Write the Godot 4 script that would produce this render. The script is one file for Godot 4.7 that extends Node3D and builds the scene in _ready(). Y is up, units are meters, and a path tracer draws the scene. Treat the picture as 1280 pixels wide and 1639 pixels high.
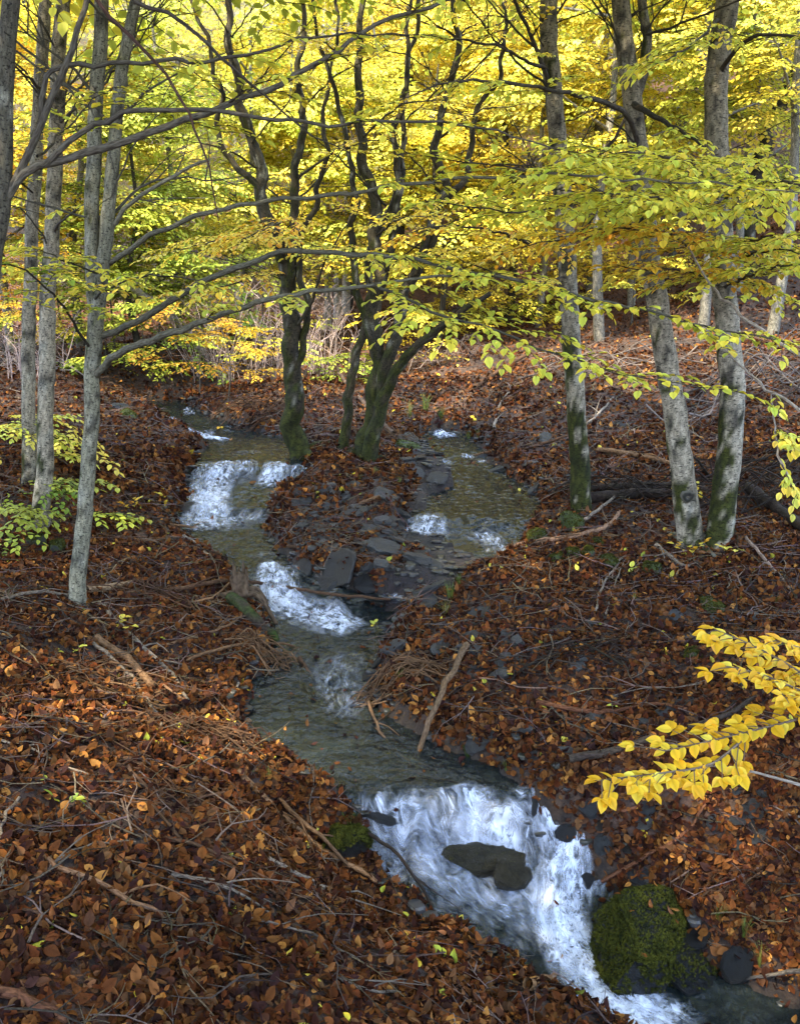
extends Node3D
# A beech wood in autumn with a brook coming down through it in small falls. y is up, metres; the lens stands at (0, 3.1, 0) and looks along -z.

const F := 1608.4          # focal length in pixels of the photograph (1280 x 1639), used to read places off it
const CAM_Y := 3.1
const PITCH := -0.20944
var cosp := cos(PITCH)
var sinp := sin(PITCH)
var rng := RandomNumberGenerator.new()
var nz := FastNoiseLite.new()

# ---------------------------------------------------------------- palettes (linear base colours)
var YELLOW := [Color(.86, .70, .08), Color(.90, .76, .11), Color(.84, .63, .06), Color(.85, .72, .09)]
var LIME := [Color(.62, .66, .09), Color(.70, .72, .10), Color(.54, .60, .08), Color(.76, .73, .10)]
var GREEN := [Color(.20, .30, .035), Color(.28, .36, .045), Color(.36, .42, .05), Color(.46, .48, .05)]
var AMBER := [Color(.78, .44, .03), Color(.82, .52, .04), Color(.74, .37, .03), Color(.82, .56, .05)]
var BROWN := [Color(.062, .021, .007), Color(.098, .035, .010), Color(.038, .013, .007), Color(.150, .060, .019), Color(.021, .009, .006), Color(.080, .024, .008), Color(.056, .025, .013), Color(.118, .044, .011), Color(.028, .012, .010), Color(.105, .050, .022)]
var FRESH := [Color(.62, .64, .08), Color(.72, .70, .085), Color(.52, .58, .07), Color(.76, .69, .07), Color(.74, .64, .06)]

class MB:
	var v := PackedVector3Array()
	var n := PackedVector3Array()
	var c := PackedColorArray()
	var uv := PackedVector2Array()
	var ix := PackedInt32Array()
	func tri(a: int, b: int, d: int) -> void:      # counter-clockwise seen from the front
		ix.append(a); ix.append(d); ix.append(b)
	func quad(a: int, b: int, d: int, e: int) -> void:
		tri(a, b, d); tri(a, d, e)
	func mesh() -> ArrayMesh:
		var arr := []
		arr.resize(Mesh.ARRAY_MAX)
		arr[Mesh.ARRAY_VERTEX] = v
		if n.size() == v.size(): arr[Mesh.ARRAY_NORMAL] = n
		if c.size() == v.size(): arr[Mesh.ARRAY_COLOR] = c
		if uv.size() == v.size(): arr[Mesh.ARRAY_TEX_UV] = uv
		arr[Mesh.ARRAY_INDEX] = ix
		var m := ArrayMesh.new()
		m.add_surface_from_arrays(Mesh.PRIMITIVE_TRIANGLES, arr)
		return m
	func smooth() -> void:
		n = PackedVector3Array()
		n.resize(v.size())
		for i in range(0, ix.size(), 3):
			var f := (v[ix[i + 2]] - v[ix[i]]).cross(v[ix[i + 1]] - v[ix[i]])
			for k in 3: n[ix[i + k]] += f
		for i in n.size(): n[i] = n[i].normalized()

# ---------------------------------------------------------------- small helpers
func rnd(a: float, b: float) -> float: return rng.randf_range(a, b)
func pick(a: Array): return a[rng.randi() % a.size()]

func pt(px: float, py: float, d: float) -> Vector3:           # the point at distance d ahead that the photograph shows at that pixel
	var u := (px - 640.0) / F
	var w := -(py - 819.5) / F
	var k := d / (cosp - w * sinp)
	return Vector3(u * k, CAM_Y + (w * cosp + sinp) * k, -d)

func spot(px: float, py: float, drop: float) -> Vector3:
	var d := drop / tan(-PITCH + atan((py - 819.5) / F))
	return pt(px, py, d)

func pixel(p: Vector3) -> Vector2:
	var y := p.y - CAM_Y
	var zc := -(y * -sinp + p.z * cosp) 
	var yc := y * cosp + p.z * sinp
	zc = -(p.z * cosp - y * sinp)
	if zc < .05: return Vector2(-9999, -9999)
	return Vector2(640 + p.x / zc * F, 819.5 - yc / zc * F)

func tag(o: Node, label := "", category := "", group := "", kind := "") -> Node:
	if label: o.set_meta("label", label)
	if category: o.set_meta("category", category)
	if group: o.set_meta("group", group)
	if kind: o.set_meta("kind", kind)
	return o

func base(called: String, where: Vector3, parent: Node = self) -> Node3D:
	var o := Node3D.new()
	o.name = called
	o.position = where
	parent.add_child(o, true)
	return o

func build(called: String, m: Mesh, material: Material, parent: Node = self) -> MeshInstance3D:
	var o := MeshInstance3D.new()
	o.name = called
	o.mesh = m
	o.material_override = material
	parent.add_child(o, true)
	return o

func scatter(called: String, m: Mesh, material: Material, where: Array, tint: Array, parent: Node = self) -> MultiMeshInstance3D:
	var mm := MultiMesh.new()
	mm.transform_format = MultiMesh.TRANSFORM_3D
	mm.use_colors = true
	mm.mesh = m
	mm.instance_count = where.size()
	for i in where.size():
		mm.set_instance_transform(i, where[i])
		mm.set_instance_color(i, tint[i])
	var o := MultiMeshInstance3D.new()
	o.name = called
	o.multimesh = mm
	o.material_override = material
	o.set_meta("kind", "stuff")
	parent.add_child(o, true)
	return o

func paint(albedo: Color, rough := .8, vertex := true, spec := .5) -> StandardMaterial3D:
	var m := StandardMaterial3D.new()
	m.albedo_color = albedo.linear_to_srgb()
	m.albedo_color.a = albedo.a
	m.roughness = rough
	m.metallic_specular = spec
	m.vertex_color_use_as_albedo = vertex
	return m

func leaf_paint(c: Color, vertex: bool, glow := .95) -> StandardMaterial3D:
	var m := paint(c, .5, vertex, .4)
	m.backlight_enabled = true
	m.backlight = Color(glow, glow, glow)
	if not vertex:
		var l := c * (1.0 / maxf(c.r, maxf(c.g, c.b)))
		m.backlight = Color(l.r, l.g, l.b).linear_to_srgb()
	return m

func jitter(c: Color, amount := .18) -> Color:
	var k := 1.0 + rnd(-amount, amount)
	return Color(c.r * k * (1.0 + rnd(-.06, .06)), c.g * k * (1.0 + rnd(-.08, .08)), c.b * k, 1)

func curve(pts: Array, step: float) -> PackedVector3Array:      # a smooth line through the points
	var out := PackedVector3Array()
	for i in pts.size() - 1:
		var a: Vector3 = pts[maxi(i - 1, 0)]
		var b: Vector3 = pts[i]
		var c: Vector3 = pts[i + 1]
		var e: Vector3 = pts[mini(i + 2, pts.size() - 1)]
		var n := maxi(2, int(ceil(b.distance_to(c) / step)))
		for k in n:
			out.append(b.cubic_interpolate(c, a, e, float(k) / n))
	out.append(pts[-1])
	return out

func radii(n: int, r0: float, r1: float, power := 1.0) -> PackedFloat32Array:
	var r := PackedFloat32Array()
	for i in n: r.append(lerpf(r0, r1, pow(float(i) / maxf(1, n - 1), power)))
	return r

func tube(m: MB, p: PackedVector3Array, r: PackedFloat32Array, sides: int, col, bump := 0.0, vlen := 1.4) -> void:
	var t := (p[1] - p[0]).normalized()
	var nrm := t.cross(Vector3(1, 0, 0) if absf(t.x) < .8 else Vector3(0, 0, 1)).normalized()
	if absf(t.y) > .7: nrm = Vector3(0, 0, -1)
	var start := m.v.size()
	var along := 0.0
	for i in p.size():
		t = (p[mini(i + 1, p.size() - 1)] - p[maxi(i - 1, 0)]).normalized()
		nrm = (nrm - t * nrm.dot(t)).normalized()
		var b := t.cross(nrm)
		if i > 0: along += p[i].distance_to(p[i - 1])
		for k in sides + 1:
			var a := TAU * k / sides
			var o := nrm * cos(a) + b * sin(a)
			var rr := r[i]
			var q := p[i] + o * rr
			if bump > 0.0:
				rr *= 1.0 + bump * nz.get_noise_3dv(q * 5.0) + bump * .5 * nz.get_noise_3dv(q * 16.0)
				q = p[i] + o * rr
			m.v.append(q)
			m.n.append(o)
			m.uv.append(Vector2(float(k) / sides, along / vlen))
			m.c.append(col.call(q, o, along) if col is Callable else col)
	for i in p.size() - 1:
		for k in sides:
			var a := start + i * (sides + 1) + k
			m.quad(a, a + 1, a + sides + 2, a + sides + 1)
	var e := m.v.size()                                            # closed end
	m.v.append(p[-1] + t * r[-1] * .6); m.n.append(t); m.uv.append(Vector2(.5, along / vlen)); m.c.append(m.c[e - 1])
	for k in sides: m.tri(e - sides - 1 + k, e - sides + k, e)

# ---------------------------------------------------------------- ground and water levels
var coarse := PackedFloat32Array()
const CX := 72
const CZ := 76
var chans := []            # per brook arm: [left edge, right edge, level] every 4 cm of distance
const CH_STEP := .04
var grid_h := PackedFloat32Array()
var grid_w := 0
var grid_n := 0
const G0X := -9.0
const G0D := 1.6
const GS := .075

func channel(rows: Array) -> Array:
	var d := []; var l := []; var r := []; var y := []
	for k in rows:
		var a := spot(k[0], k[2], k[3])
		var b := spot(k[1], k[2], k[3])
		d.append(-a.z); l.append(a.x); r.append(b.x); y.append(a.y)
	var left := PackedFloat32Array(); var right := PackedFloat32Array(); var lev := PackedFloat32Array()
	var n := int((d[-1] - d[0]) / CH_STEP)
	var i := 0
	for k in n + 1:
		var x: float = d[0] + k * CH_STEP
		while i < d.size() - 2 and x > d[i + 1]: i += 1
		var t := clampf((x - d[i]) / (d[i + 1] - d[i]), 0, 1)
		left.append(lerpf(l[i], l[i + 1], t)); right.append(lerpf(r[i], r[i + 1], t)); lev.append(lerpf(y[i], y[i + 1], t))
	return [d[0], left, right, lev, n]

func chan_at(ch: Array, d: float) -> Vector3:       # left, right, level
	var f := (d - float(ch[0])) / CH_STEP
	var i := clampi(int(f), 0, int(ch[4]) - 1)
	var t := clampf(f - i, 0, 1)
	return Vector3(lerpf(ch[1][i], ch[1][i + 1], t), lerpf(ch[2][i], ch[2][i + 1], t), lerpf(ch[3][i], ch[3][i + 1], t))

func wander(ch: Array, d: float) -> float:
	return .05 * nz.get_noise_2d(d * 2.1, float(ch[4])) + .03 * nz.get_noise_2d(d * 6.0, float(ch[4]) + 40)

func edge(ch: Array, x: float, d: float, c: Vector3) -> float:       # metres outside the water, negative inside
	var w := wander(ch, d)
	var e := maxf(c.x + w - x, x - c.y + w) * .85
	if d < float(ch[0]): e = maxf(e, float(ch[0]) - d)
	var last: float = float(ch[0]) + int(ch[4]) * CH_STEP
	if d > last: e = maxf(e, d - last)
	return e

func lev(ch: Array, x: float, d: float) -> float:      # the ledges lie askew, so the steps in the water are ragged
	var k := smoothstep(5.0, 6.0, d) * .7 + .3
	return chan_at(ch, d + k * (.17 * nz.get_noise_2d(x * 1.6, d * .5 + 20) + .07 * nz.get_noise_2d(x * 5.0, d * 1.5))).z

func surface_from(points: PackedVector3Array) -> void:
	coarse.resize(CX * CZ)
	for j in CZ:
		for i in CX:
			var x := -14.0 + i * .4
			var d := j * .4
			var sw := 0.0; var sx := 0.0; var sz := 0.0; var sy := 0.0
			var xx := 0.0; var xz := 0.0; var zz := 0.0; var xy := 0.0; var zy := 0.0
			for p in points:
				var ax := p.x - x
				var az := -p.z - d
				var q := ax * ax + az * az
				var w := 1.0 / (q * q + .08)
				sw += w; sx += w * ax; sz += w * az; sy += w * p.y
				xx += w * ax * ax; xz += w * ax * az; zz += w * az * az; xy += w * ax * p.y; zy += w * az * p.y
			xx += .12; zz += .12           # keeps the slope tame where points are few
			var det := sw * (xx * zz - xz * xz) - sx * (sx * zz - xz * sz) + sz * (sx * xz - xx * sz)
			var top := sy * (xx * zz - xz * xz) - sx * (xy * zz - xz * zy) + sz * (xy * xz - xx * zy)
			coarse[j * CX + i] = top / det

func rough_height(x: float, d: float) -> float:
	var fx := clampf((x + 14.0) / .4, 0, CX - 1.001)
	var fz := clampf(d / .4, 0, CZ - 1.001)
	var i := int(fx); var j := int(fz)
	var a := fx - i; var b := fz - j
	var k := j * CX + i
	var h := lerpf(lerpf(coarse[k], coarse[k + 1], a), lerpf(coarse[k + CX], coarse[k + CX + 1], a), b)
	var over := maxf(0, d - 28.0)
	h += over * .46 + over * over * .0012
	h += maxf(0, absf(x) - 13.0) * (.22 if x > 0 else .16)
	return h

func height(x: float, d: float) -> float:
	var h := rough_height(x, d)
	h += .075 * nz.get_noise_2d(x * .8, d * .8) + .035 * nz.get_noise_2d(x * 2.6 + 9, d * 2.6)
	if d > 24: h += .9 * nz.get_noise_2d(x * .09, d * .09 + 5) * minf(1, (d - 24) * .1)
	if d > 17 or absf(x) > 6: return h
	for ch in chans:
		var c := chan_at(ch, d)
		var e := edge(ch, x, d, c)
		if e > 1.3: continue
		c.z = lev(ch, x, d)
		if e > 0:
			var lip := c.z - .03 + (.17 if d > 5.0 or x > .5 else .08 + .02) * 1.0 * smoothstep(0, .12, e) + (.09 * nz.get_noise_2d(x * 1.7, d * 1.7)) * smoothstep(0, .12, e)
			h = lerpf(lip, maxf(h, c.z + .05), smoothstep(.05, 1.1, e))
		else:
			h = c.z - .03 - (.13 + .07 * nz.get_noise_2d(x * 3.1, d * 3.1)) * smoothstep(0, .3, -e)
	return h

func gh(x: float, z: float) -> float:               # ground height, from the grid where there is one
	var fx := (x - G0X) / GS
	var fz := (-z - G0D) / GS
	if fx < 0 or fz < 0 or fx >= grid_w - 1 or fz >= grid_n - 1: return height(x, -z)
	var i := int(fx); var j := int(fz)
	var k := j * grid_w + i
	var a := fx - i; var b := fz - j
	return lerpf(lerpf(grid_h[k], grid_h[k + 1], a), lerpf(grid_h[k + grid_w], grid_h[k + grid_w + 1], a), b)

func gn(x: float, z: float) -> Vector3:
	var e := .08
	return Vector3(gh(x - e, z) - gh(x + e, z), 2 * e, gh(x, z - e) - gh(x, z + e)).normalized()

func wet(x: float, d: float) -> float:              # negative inside either arm of the brook
	var e := 9.0
	for ch in chans: e = minf(e, edge(ch, x, d, chan_at(ch, d)))
	return e

func ground(px: float, py: float) -> Vector3:       # where the line of sight through that pixel meets the ground
	var d := 1.8
	while d < 70.0:
		var p := pt(px, py, d)
		if p.y < gh(p.x, p.z):
			for k in 6:
				p = pt(px, py, d - .06 + k * .01)
				if p.y < gh(p.x, p.z): break
			p.y = gh(p.x, p.z)
			return p
		d += .06 if d < 24 else .4
	return pt(px, py, 70)

func on_water(ch: Array, px: float, py: float) -> Vector3:
	var d: float = ch[0]
	while d < 17:
		var p := pt(px, py, d)
		if p.y < chan_at(ch, d).z: return p
		d += .02
	return pt(px, py, 16)

func ripple(x: float, d: float, slope: float) -> float:
	return (.011 + .026 * slope) * nz.get_noise_2d(x * 6.0, d * 9.0) + (.005 + .008 * slope) * nz.get_noise_2d(x * 21.0, d * 25.0)

func slope_at(ch: Array, d: float) -> float:
	return clampf(absf(chan_at(ch, d + .08).z - chan_at(ch, d - .08).z) / .16, 0, 1)

# ---------------------------------------------------------------- materials
var m_ground: StandardMaterial3D
var m_bark: StandardMaterial3D
var m_wood: StandardMaterial3D
var m_rock: StandardMaterial3D
var m_water: StandardMaterial3D
var m_foam: StandardMaterial3D
var m_froth: StandardMaterial3D
var m_spray: StandardMaterial3D
var m_litter: StandardMaterial3D
var m_moss: StandardMaterial3D
var leaf_mats := {}

func noise_tex(size: int, freq: float, seed_: int, normal := false, octaves := 4) -> NoiseTexture2D:
	var n := FastNoiseLite.new()
	n.seed = seed_
	n.frequency = freq
	n.fractal_octaves = octaves
	var t := NoiseTexture2D.new()
	t.width = size; t.height = size
	t.seamless = true
	t.noise = n
	t.as_normal_map = normal
	if normal: t.bump_strength = 6
	return t

func ramp(a: Color, b: Color, c: Color) -> Gradient:
	var g := Gradient.new()
	g.offsets = PackedFloat32Array([0.25, 0.5, 0.75])
	g.colors = PackedColorArray([a.linear_to_srgb(), b.linear_to_srgb(), c.linear_to_srgb()])
	return g

func bark_image() -> Array:
	var w := 256
	var h := 1024
	var im := Image.create(w, h, false, Image.FORMAT_RGB8)
	var hm := Image.create(w, h, false, Image.FORMAT_RGB8)
	for y in h:
		var ty := float(y) / h * TAU
		for x in w:
			var a := float(x) / w * TAU
			var cx := cos(a); var sx := sin(a)
			var blot := nz.get_noise_3d(cx * 2.2, sx * 2.2, y * .02) * .22 + nz.get_noise_3d(cx * 9, sx * 9, y * .06) * .14
			var dash := nz.get_noise_3d(cx * 1.7, sx * 1.7 + 30, y * .085)
			var dash2 := nz.get_noise_3d(cx * 3.6, sx * 3.6 + 70, y * .17)
			var v := .80 + blot
			var hh := .6
			var k := smoothstep(.26, .60, dash)
			v = lerpf(v, .28, k * .8); hh -= k * .4
			k = smoothstep(.28, .6, dash2)
			v = lerpf(v, .34, k * .75); hh -= k * .2
			v = clampf(v + rng.randf() * .08 - .04, 0.05, 1)
			im.set_pixel(x, y, Color(v, v * .985, v * .94))
			hm.set_pixel(x, y, Color(hh + blot * .3, hh, hh))
	return [ImageTexture.create_from_image(im), ImageTexture.create_from_image(hm)]

func foam_image(froth: bool) -> ImageTexture:      # runs of white water: veils drawn out along the flow, or broken froth
	var w := 512
	var h := 1024
	var im := Image.create(w, h, false, Image.FORMAT_RGBA8)
	for y in h:
		var ty := float(y) / h * TAU
		var cy := cos(ty); var sy := sin(ty)
		for x in w:
			var a := 0.0
			if froth:
				var bx := x * .05 + 1.1 * nz.get_noise_3d(x * .018 + 7, cy * 3.0, sy * 3.0)
				var web := 1.0 - absf(nz.get_noise_3d(bx, cy * 3.6, sy * 3.6)) * 2.2
				var fine := 1.0 - absf(nz.get_noise_3d(bx * 2.3 + 31, cy * 8.0, sy * 8.0)) * 2.2
				var big := nz.get_noise_3d(x * .014 + 90, cy * 2.6, sy * 2.6)
				a = smoothstep(-.45, 1.2, web * .55 + fine * .40 + big * .9)
			else:
				var bend := nz.get_noise_3d(x * .012, cy * 1.6, sy * 1.6) * 1.6
				var s := nz.get_noise_3d(x * .075 + bend, cy * 2.0, sy * 2.0) * .6 + nz.get_noise_3d(x * .17 + bend * 1.7, cy * 2.6 + 9, sy * 2.6) * .4 + nz.get_noise_3d(x * .022 + 50, cy * 2.8, sy * 2.8) * .8
				a = pow(smoothstep(-.70, 1.05, s), 1.35)
			im.set_pixel(x, y, Color(1, 1, 1, clampf(a, 0, 1)))
	return ImageTexture.create_from_image(im)

func make_materials() -> void:
	m_ground = paint(Color(1, 1, 1), .92)
	var t := noise_tex(512, .02, 3)
	t.color_ramp = ramp(Color(.25, .22, .2), Color(.6, .55, .5), Color(1, .95, .9))
	m_ground.albedo_texture = t
	m_ground.uv1_triplanar = true; m_ground.uv1_world_triplanar = true
	m_ground.uv1_scale = Vector3(1.3, 1.3, 1.3)
	m_ground.heightmap_enabled = true
	m_ground.heightmap_texture = noise_tex(512, .04, 8)
	m_ground.heightmap_scale = 2.0
	var b := bark_image()
	m_bark = paint(Color(1, 1, 1), .82, true, .3)
	m_bark.albedo_texture = b[0]
	m_bark.heightmap_enabled = true; m_bark.heightmap_texture = b[1]; m_bark.heightmap_scale = .35
	m_wood = paint(Color(1, 1, 1), .8, true, .35)
	m_wood.heightmap_enabled = true
	m_wood.heightmap_texture = noise_tex(256, .05, 12)
	m_wood.heightmap_scale = .3
	var wt := noise_tex(256, .03, 15)
	m_wood.metallic_specular = .25
	wt.color_ramp = ramp(Color(.45, .42, .38), Color(.8, .78, .74), Color(1, 1, 1))
	m_wood.albedo_texture = wt
	m_wood.uv1_scale = Vector3(1, 3, 1)
	m_rock = paint(Color(1, 1, 1), .42, true, .5)
	var rt := noise_tex(512, .03, 21, false, 5)
	rt.color_ramp = ramp(Color(.45, .45, .44), Color(.75, .75, .74), Color(1, .98, .94))
	m_rock.albedo_texture = rt
	m_rock.uv1_triplanar = true
	m_rock.uv1_scale = Vector3(2.2, 5, 2.2)
	m_rock.heightmap_enabled = true
	m_rock.heightmap_texture = noise_tex(512, .035, 22, false, 5)
	m_rock.heightmap_scale = 1.6
	m_water = paint(Color(.010, .014, .014, .78), .05, false)
	m_water.metallic_specular = .30
	m_water.transparency = BaseMaterial3D.TRANSPARENCY_ALPHA
	m_water.normal_enabled = true
	m_water.normal_texture = noise_tex(512, .016, 31, true, 4)
	m_water.normal_scale = 1.3
	m_water.uv1_triplanar = true; m_water.uv1_world_triplanar = true
	m_water.uv1_scale = Vector3(1.5, 1.5, 1.5)
	m_foam = paint(Color(.55, .60, .70), .45, true, .5)
	m_foam.transparency = BaseMaterial3D.TRANSPARENCY_ALPHA
	m_foam.albedo_texture = foam_image(false)
	m_froth = m_foam.duplicate()
	m_froth.albedo_texture = foam_image(true)
	m_spray = leaf_paint(Color(1, 1, 1), true)
	m_litter = paint(Color(1, 1, 1), .9, true, .15)
	m_moss = paint(Color(1, 1, 1), .9, true, .2)

func leaf_mat(c: Color) -> StandardMaterial3D:
	if not leaf_mats.has(c): leaf_mats[c] = leaf_paint(c, true)
	return leaf_mats[c]

# ---------------------------------------------------------------- leaves and twigs
var leaf_meshes := []       # full leaves, 1 m long, scaled down where they hang
var litter_meshes := []     # dry, curled ones
var spray_meshes := []      # flat beech sprays of many leaves

func leaf_mesh(width: float, fold: float, droop: float, twist: float, stations: Array, petiole := true) -> ArrayMesh:
	var m := MB.new()
	add_leaf(m, Transform3D(), width, fold, droop, twist, stations, Color.WHITE, petiole)
	return m.mesh()

func add_leaf(m: MB, t: Transform3D, width: float, fold: float, droop: float, twist: float, stations: Array, col: Color, petiole := false) -> void:
	var s := m.v.size()
	for k in stations:
		var x: float = k[0]
		var hw: float = k[1] * width
		var y := -droop * x * x
		var tw := twist * (x - .3)
		for side in [-1.0, 0.0, 1.0]:
			var q := Vector3(x, y + absf(side) * fold * hw + side * tw * hw, side * hw)
			var vein := .74 if side == 0.0 else 1.0
			var burnt := Color(1, .80, .62) if x > .8 and twist > .1 or side > 0 and fold > .32 and x > .4 else Color.WHITE
			m.v.append(t * q); m.c.append(Color(col.r * vein * burnt.r, col.g * vein * burnt.g, col.b * vein * burnt.b))
	for i in stations.size() - 1:
		var a := s + i * 3
		if stations[i][1] == 0.0:
			m.tri(a + 1, a + 4, a + 3) ; m.tri(a + 1, a + 5, a + 4)
		elif stations[i + 1][1] == 0.0:
			m.tri(a, a + 1, a + 4); m.tri(a + 1, a + 2, a + 4)
		else:
			m.quad(a, a + 1, a + 4, a + 3); m.quad(a + 1, a + 2, a + 5, a + 4)
	if petiole:
		var e := m.v.size()
		for q in [Vector3(-.16, .02, 0), Vector3(0, 0, -.012), Vector3(0, 0, .012)]:
			m.v.append(t * q); m.c.append(col)
		m.tri(e, e + 2, e + 1)

const FULL := [[0.0, 0.0], [.10, .26], [.28, .46], [.50, .5], [.72, .37], [.88, .17], [1.0, 0.0]]
const LITE := [[0.0, 0.0], [.25, .45], [.62, .44], [1.0, 0.0]]

func make_leaves() -> void:
	for k in 5:
		leaf_meshes.append(leaf_mesh(rnd(.62, .72), rnd(.12, .4), rnd(.05, .3), rnd(-.25, .25), FULL))
	for k in 9:
		litter_meshes.append(leaf_mesh(rnd(.50, .74), rnd(-.7, 1.2), rnd(-.8, .9), rnd(-1.3, 1.3), FULL))
	for k in 5:
		spray_meshes.append(spray_mesh())

func spray_mesh() -> ArrayMesh:                     # about half a metre of twig along +x with side shoots, leaves in one layer
	var m := MB.new()
	var wood := Color(.05, .04, .03)
	var stems := [[Vector3(0, 0, 0), Vector3(.27, .02, rnd(-.03, .03)), Vector3(.55, -.03, rnd(-.06, .06))]]
	for k in 4:
		var x := .08 + k * .1 + rnd(-.02, .02)
		var side := 1.0 if k % 2 else -1.0
		var l := rnd(.18, .28)
		stems.append([Vector3(x, .01, 0), Vector3(x + l * .4, .015, side * l * .55), Vector3(x + l * .8, rnd(-.04, .01), side * l)])
	for st in stems:
		var p := curve(st, .12)
		tube(m, p, radii(p.size(), .0032, .0015), 3, wood)
		var total := 0.0
		var side := 1.0
		for i in p.size() - 1: total += p[i].distance_to(p[i + 1])
		var at := .05
		while at <= total + .01:
			var f := clampf(at / total, 0, 1) * (p.size() - 1)
			var i := mini(int(f), p.size() - 2)
			var q := p[i].lerp(p[i + 1], f - i)
			var dir := (p[i + 1] - p[i]).normalized()
			var out_ := dir.rotated(Vector3.UP, side * rnd(.6, 1.1))
			add_leaf(m, leaf_at(q, out_, Vector3.UP, rnd(.052, .074), .30), .66, .2, .15, 0, LITE, Color.WHITE * rnd(.8, 1.1))
			side = -side
			at += rnd(.036, .05)
	m.n = PackedVector3Array()
	return m.mesh()

func leaf_at(at: Vector3, dir: Vector3, up: Vector3, size: float, wobble: float) -> Transform3D:
	var x := (dir + Vector3(rnd(-.5, .5), rnd(-.9, .45), rnd(-.5, .5)) * wobble).normalized()
	var y := (up + Vector3(rnd(-1, 1), rnd(-.2, .2), rnd(-1, 1)) * wobble).normalized()
	var z := x.cross(y).normalized()
	y = z.cross(x)
	return Transform3D(Basis(x * size, y * size, z * size), at)

class Leaves:
	var t := []
	var c := []

func hang_leaves(root: Node3D, lv: Leaves, singles: int, called := "leaf") -> void:
	# the leaves that show largest become parts of their own, the others one mass of foliage
	var order := []
	for i in lv.t.size():
		var p: Vector3 = lv.t[i].origin
		var q := pixel(p)
		var seen := q.x > -10 and q.x < 1290 and q.y > -10 and q.y < 1649
		var size: float = lv.t[i].basis.x.length() / maxf(.3, p.distance_to(Vector3(0, CAM_Y, 0)))
		order.append([-size if seen else 1.0, i])
	order.sort_custom(func(a, b): return a[0] < b[0] or a[0] == b[0] and a[1] < b[1])
	var back := root.transform.affine_inverse()
	var rest_t := []; var rest_c := []
	var n := 0
	for o in order:
		var i: int = o[1]
		if n < singles and o[0] < 0:
			var li := build(called, pick(leaf_meshes), leaf_mat(lv.c[i]), root)
			li.transform = back * lv.t[i]
			n += 1
		else:
			rest_t.append(back * lv.t[i]); rest_c.append(jitter(lv.c[i]))
	if rest_t.size():
		scatter("foliage", leaf_meshes[0], m_spray, rest_t, rest_c, root)

func twig_with_leaves(m: MB, lv: Leaves, from: Vector3, dir: Vector3, length: float, r: float, pal: Array, depth: int, back: Vector3, size := .056, bare := 0.0) -> void:
	var side_v := dir.cross(Vector3.UP).normalized()
	var mid := from + dir * length * .5 + Vector3(rnd(-.04, .04), rnd(-.01, .05), rnd(-.04, .04)) * length
	var tip := from + dir * length + Vector3(rnd(-.08, .08), rnd(-.16, .02), rnd(-.08, .08)) * length
	var p := curve([from, mid, tip], .09)
	var q := PackedVector3Array()
	for v in p: q.append(v - back)
	tube(m, q, radii(q.size(), r, .0012), 4, Color(.055, .045, .035))
	var s := 1.0
	var step := .031
	var n := int(length / step)
	for k in n:
		var f := clampf((k + .8) / n, 0, 1) * (p.size() - 1)
		var i := mini(int(f), p.size() - 2)
		var at := p[i].lerp(p[i + 1], f - i)
		var d := (p[i + 1] - p[i]).normalized()
		if rng.randf() >= bare:
			var o := d.rotated(Vector3.UP, s * rnd(.55, 1.15)) if k < n - 1 else d
			lv.t.append(leaf_at(at, o, Vector3.UP, rnd(.7, 1.15) * size, .29))
			lv.c.append(pick(pal))
		if depth > 0 and k > 0 and k % 4 == 2:
			twig_with_leaves(m, lv, at, (d.rotated(Vector3.UP, -s * rnd(.6, 1.0)) + Vector3(0, rnd(-.15, .15), 0)).normalized(), length * rnd(.28, .5), r * .6, pal, depth - 1, back, size, bare)
		s = -s

# a branch given by points; twigs leave it on both sides in a flat layer, as a beech does
func bough(root: Node3D, lv: Leaves, pts: Array, r0: float, r1: float, leafy_from: float, every: float, reach: float, pal: Array, col := Color(.060, .052, .042), size := .056, bare := 0.0) -> MeshInstance3D:
	var m := MB.new()
	var p := curve(pts, .10)
	for i in p.size():
		if i > 0 and i < p.size() - 1: p[i] += Vector3(nz.get_noise_2d(i * 3.0, r0 * 900), nz.get_noise_2d(i * 3.0, 50 + r0 * 900), 0) * .018
	var q := PackedVector3Array()
	for v in p: q.append(v - root.position)
	tube(m, q, radii(q.size(), r0, r1), 8 if r0 > .012 else 6, func(w, n_, a): return col * (1.0 + .35 * nz.get_noise_3dv(w * 6.0)), .12)
	if every > 0:
		var s := 1.0
		var run := 0.0
		var next := 0.0
		var total := 0.0
		for i in p.size() - 1: total += p[i].distance_to(p[i + 1])
		next = total * leafy_from
		for i in p.size() - 1:
			run += p[i].distance_to(p[i + 1])
			if run > next:
				next += every * rnd(.7, 1.3)
				var d := (p[i + 1] - p[i]).normalized()
				d.y *= .5
				var l := reach * (1.0 - .55 * run / total) * rnd(.6, 1.2)
				twig_with_leaves(m, lv, p[i], (d.rotated(Vector3.UP, s * rnd(.6, 1.2)) + Vector3(0, rnd(-.22, .14), 0)).normalized(), l, maxf(.0022, r1 * .8), pal, 1, root.position, size, bare)
				s = -s
		twig_with_leaves(m, lv, p[-1], (p[-1] - p[-2]).normalized(), reach * .5, r1, pal, 1, root.position, size, bare)
	return build("branch", m.mesh(), m_wood, root)

func px_line(a: Array) -> Array:
	var out := []
	for k in a: out.append(pt(k[0], k[1], k[2]))
	return out

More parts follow.
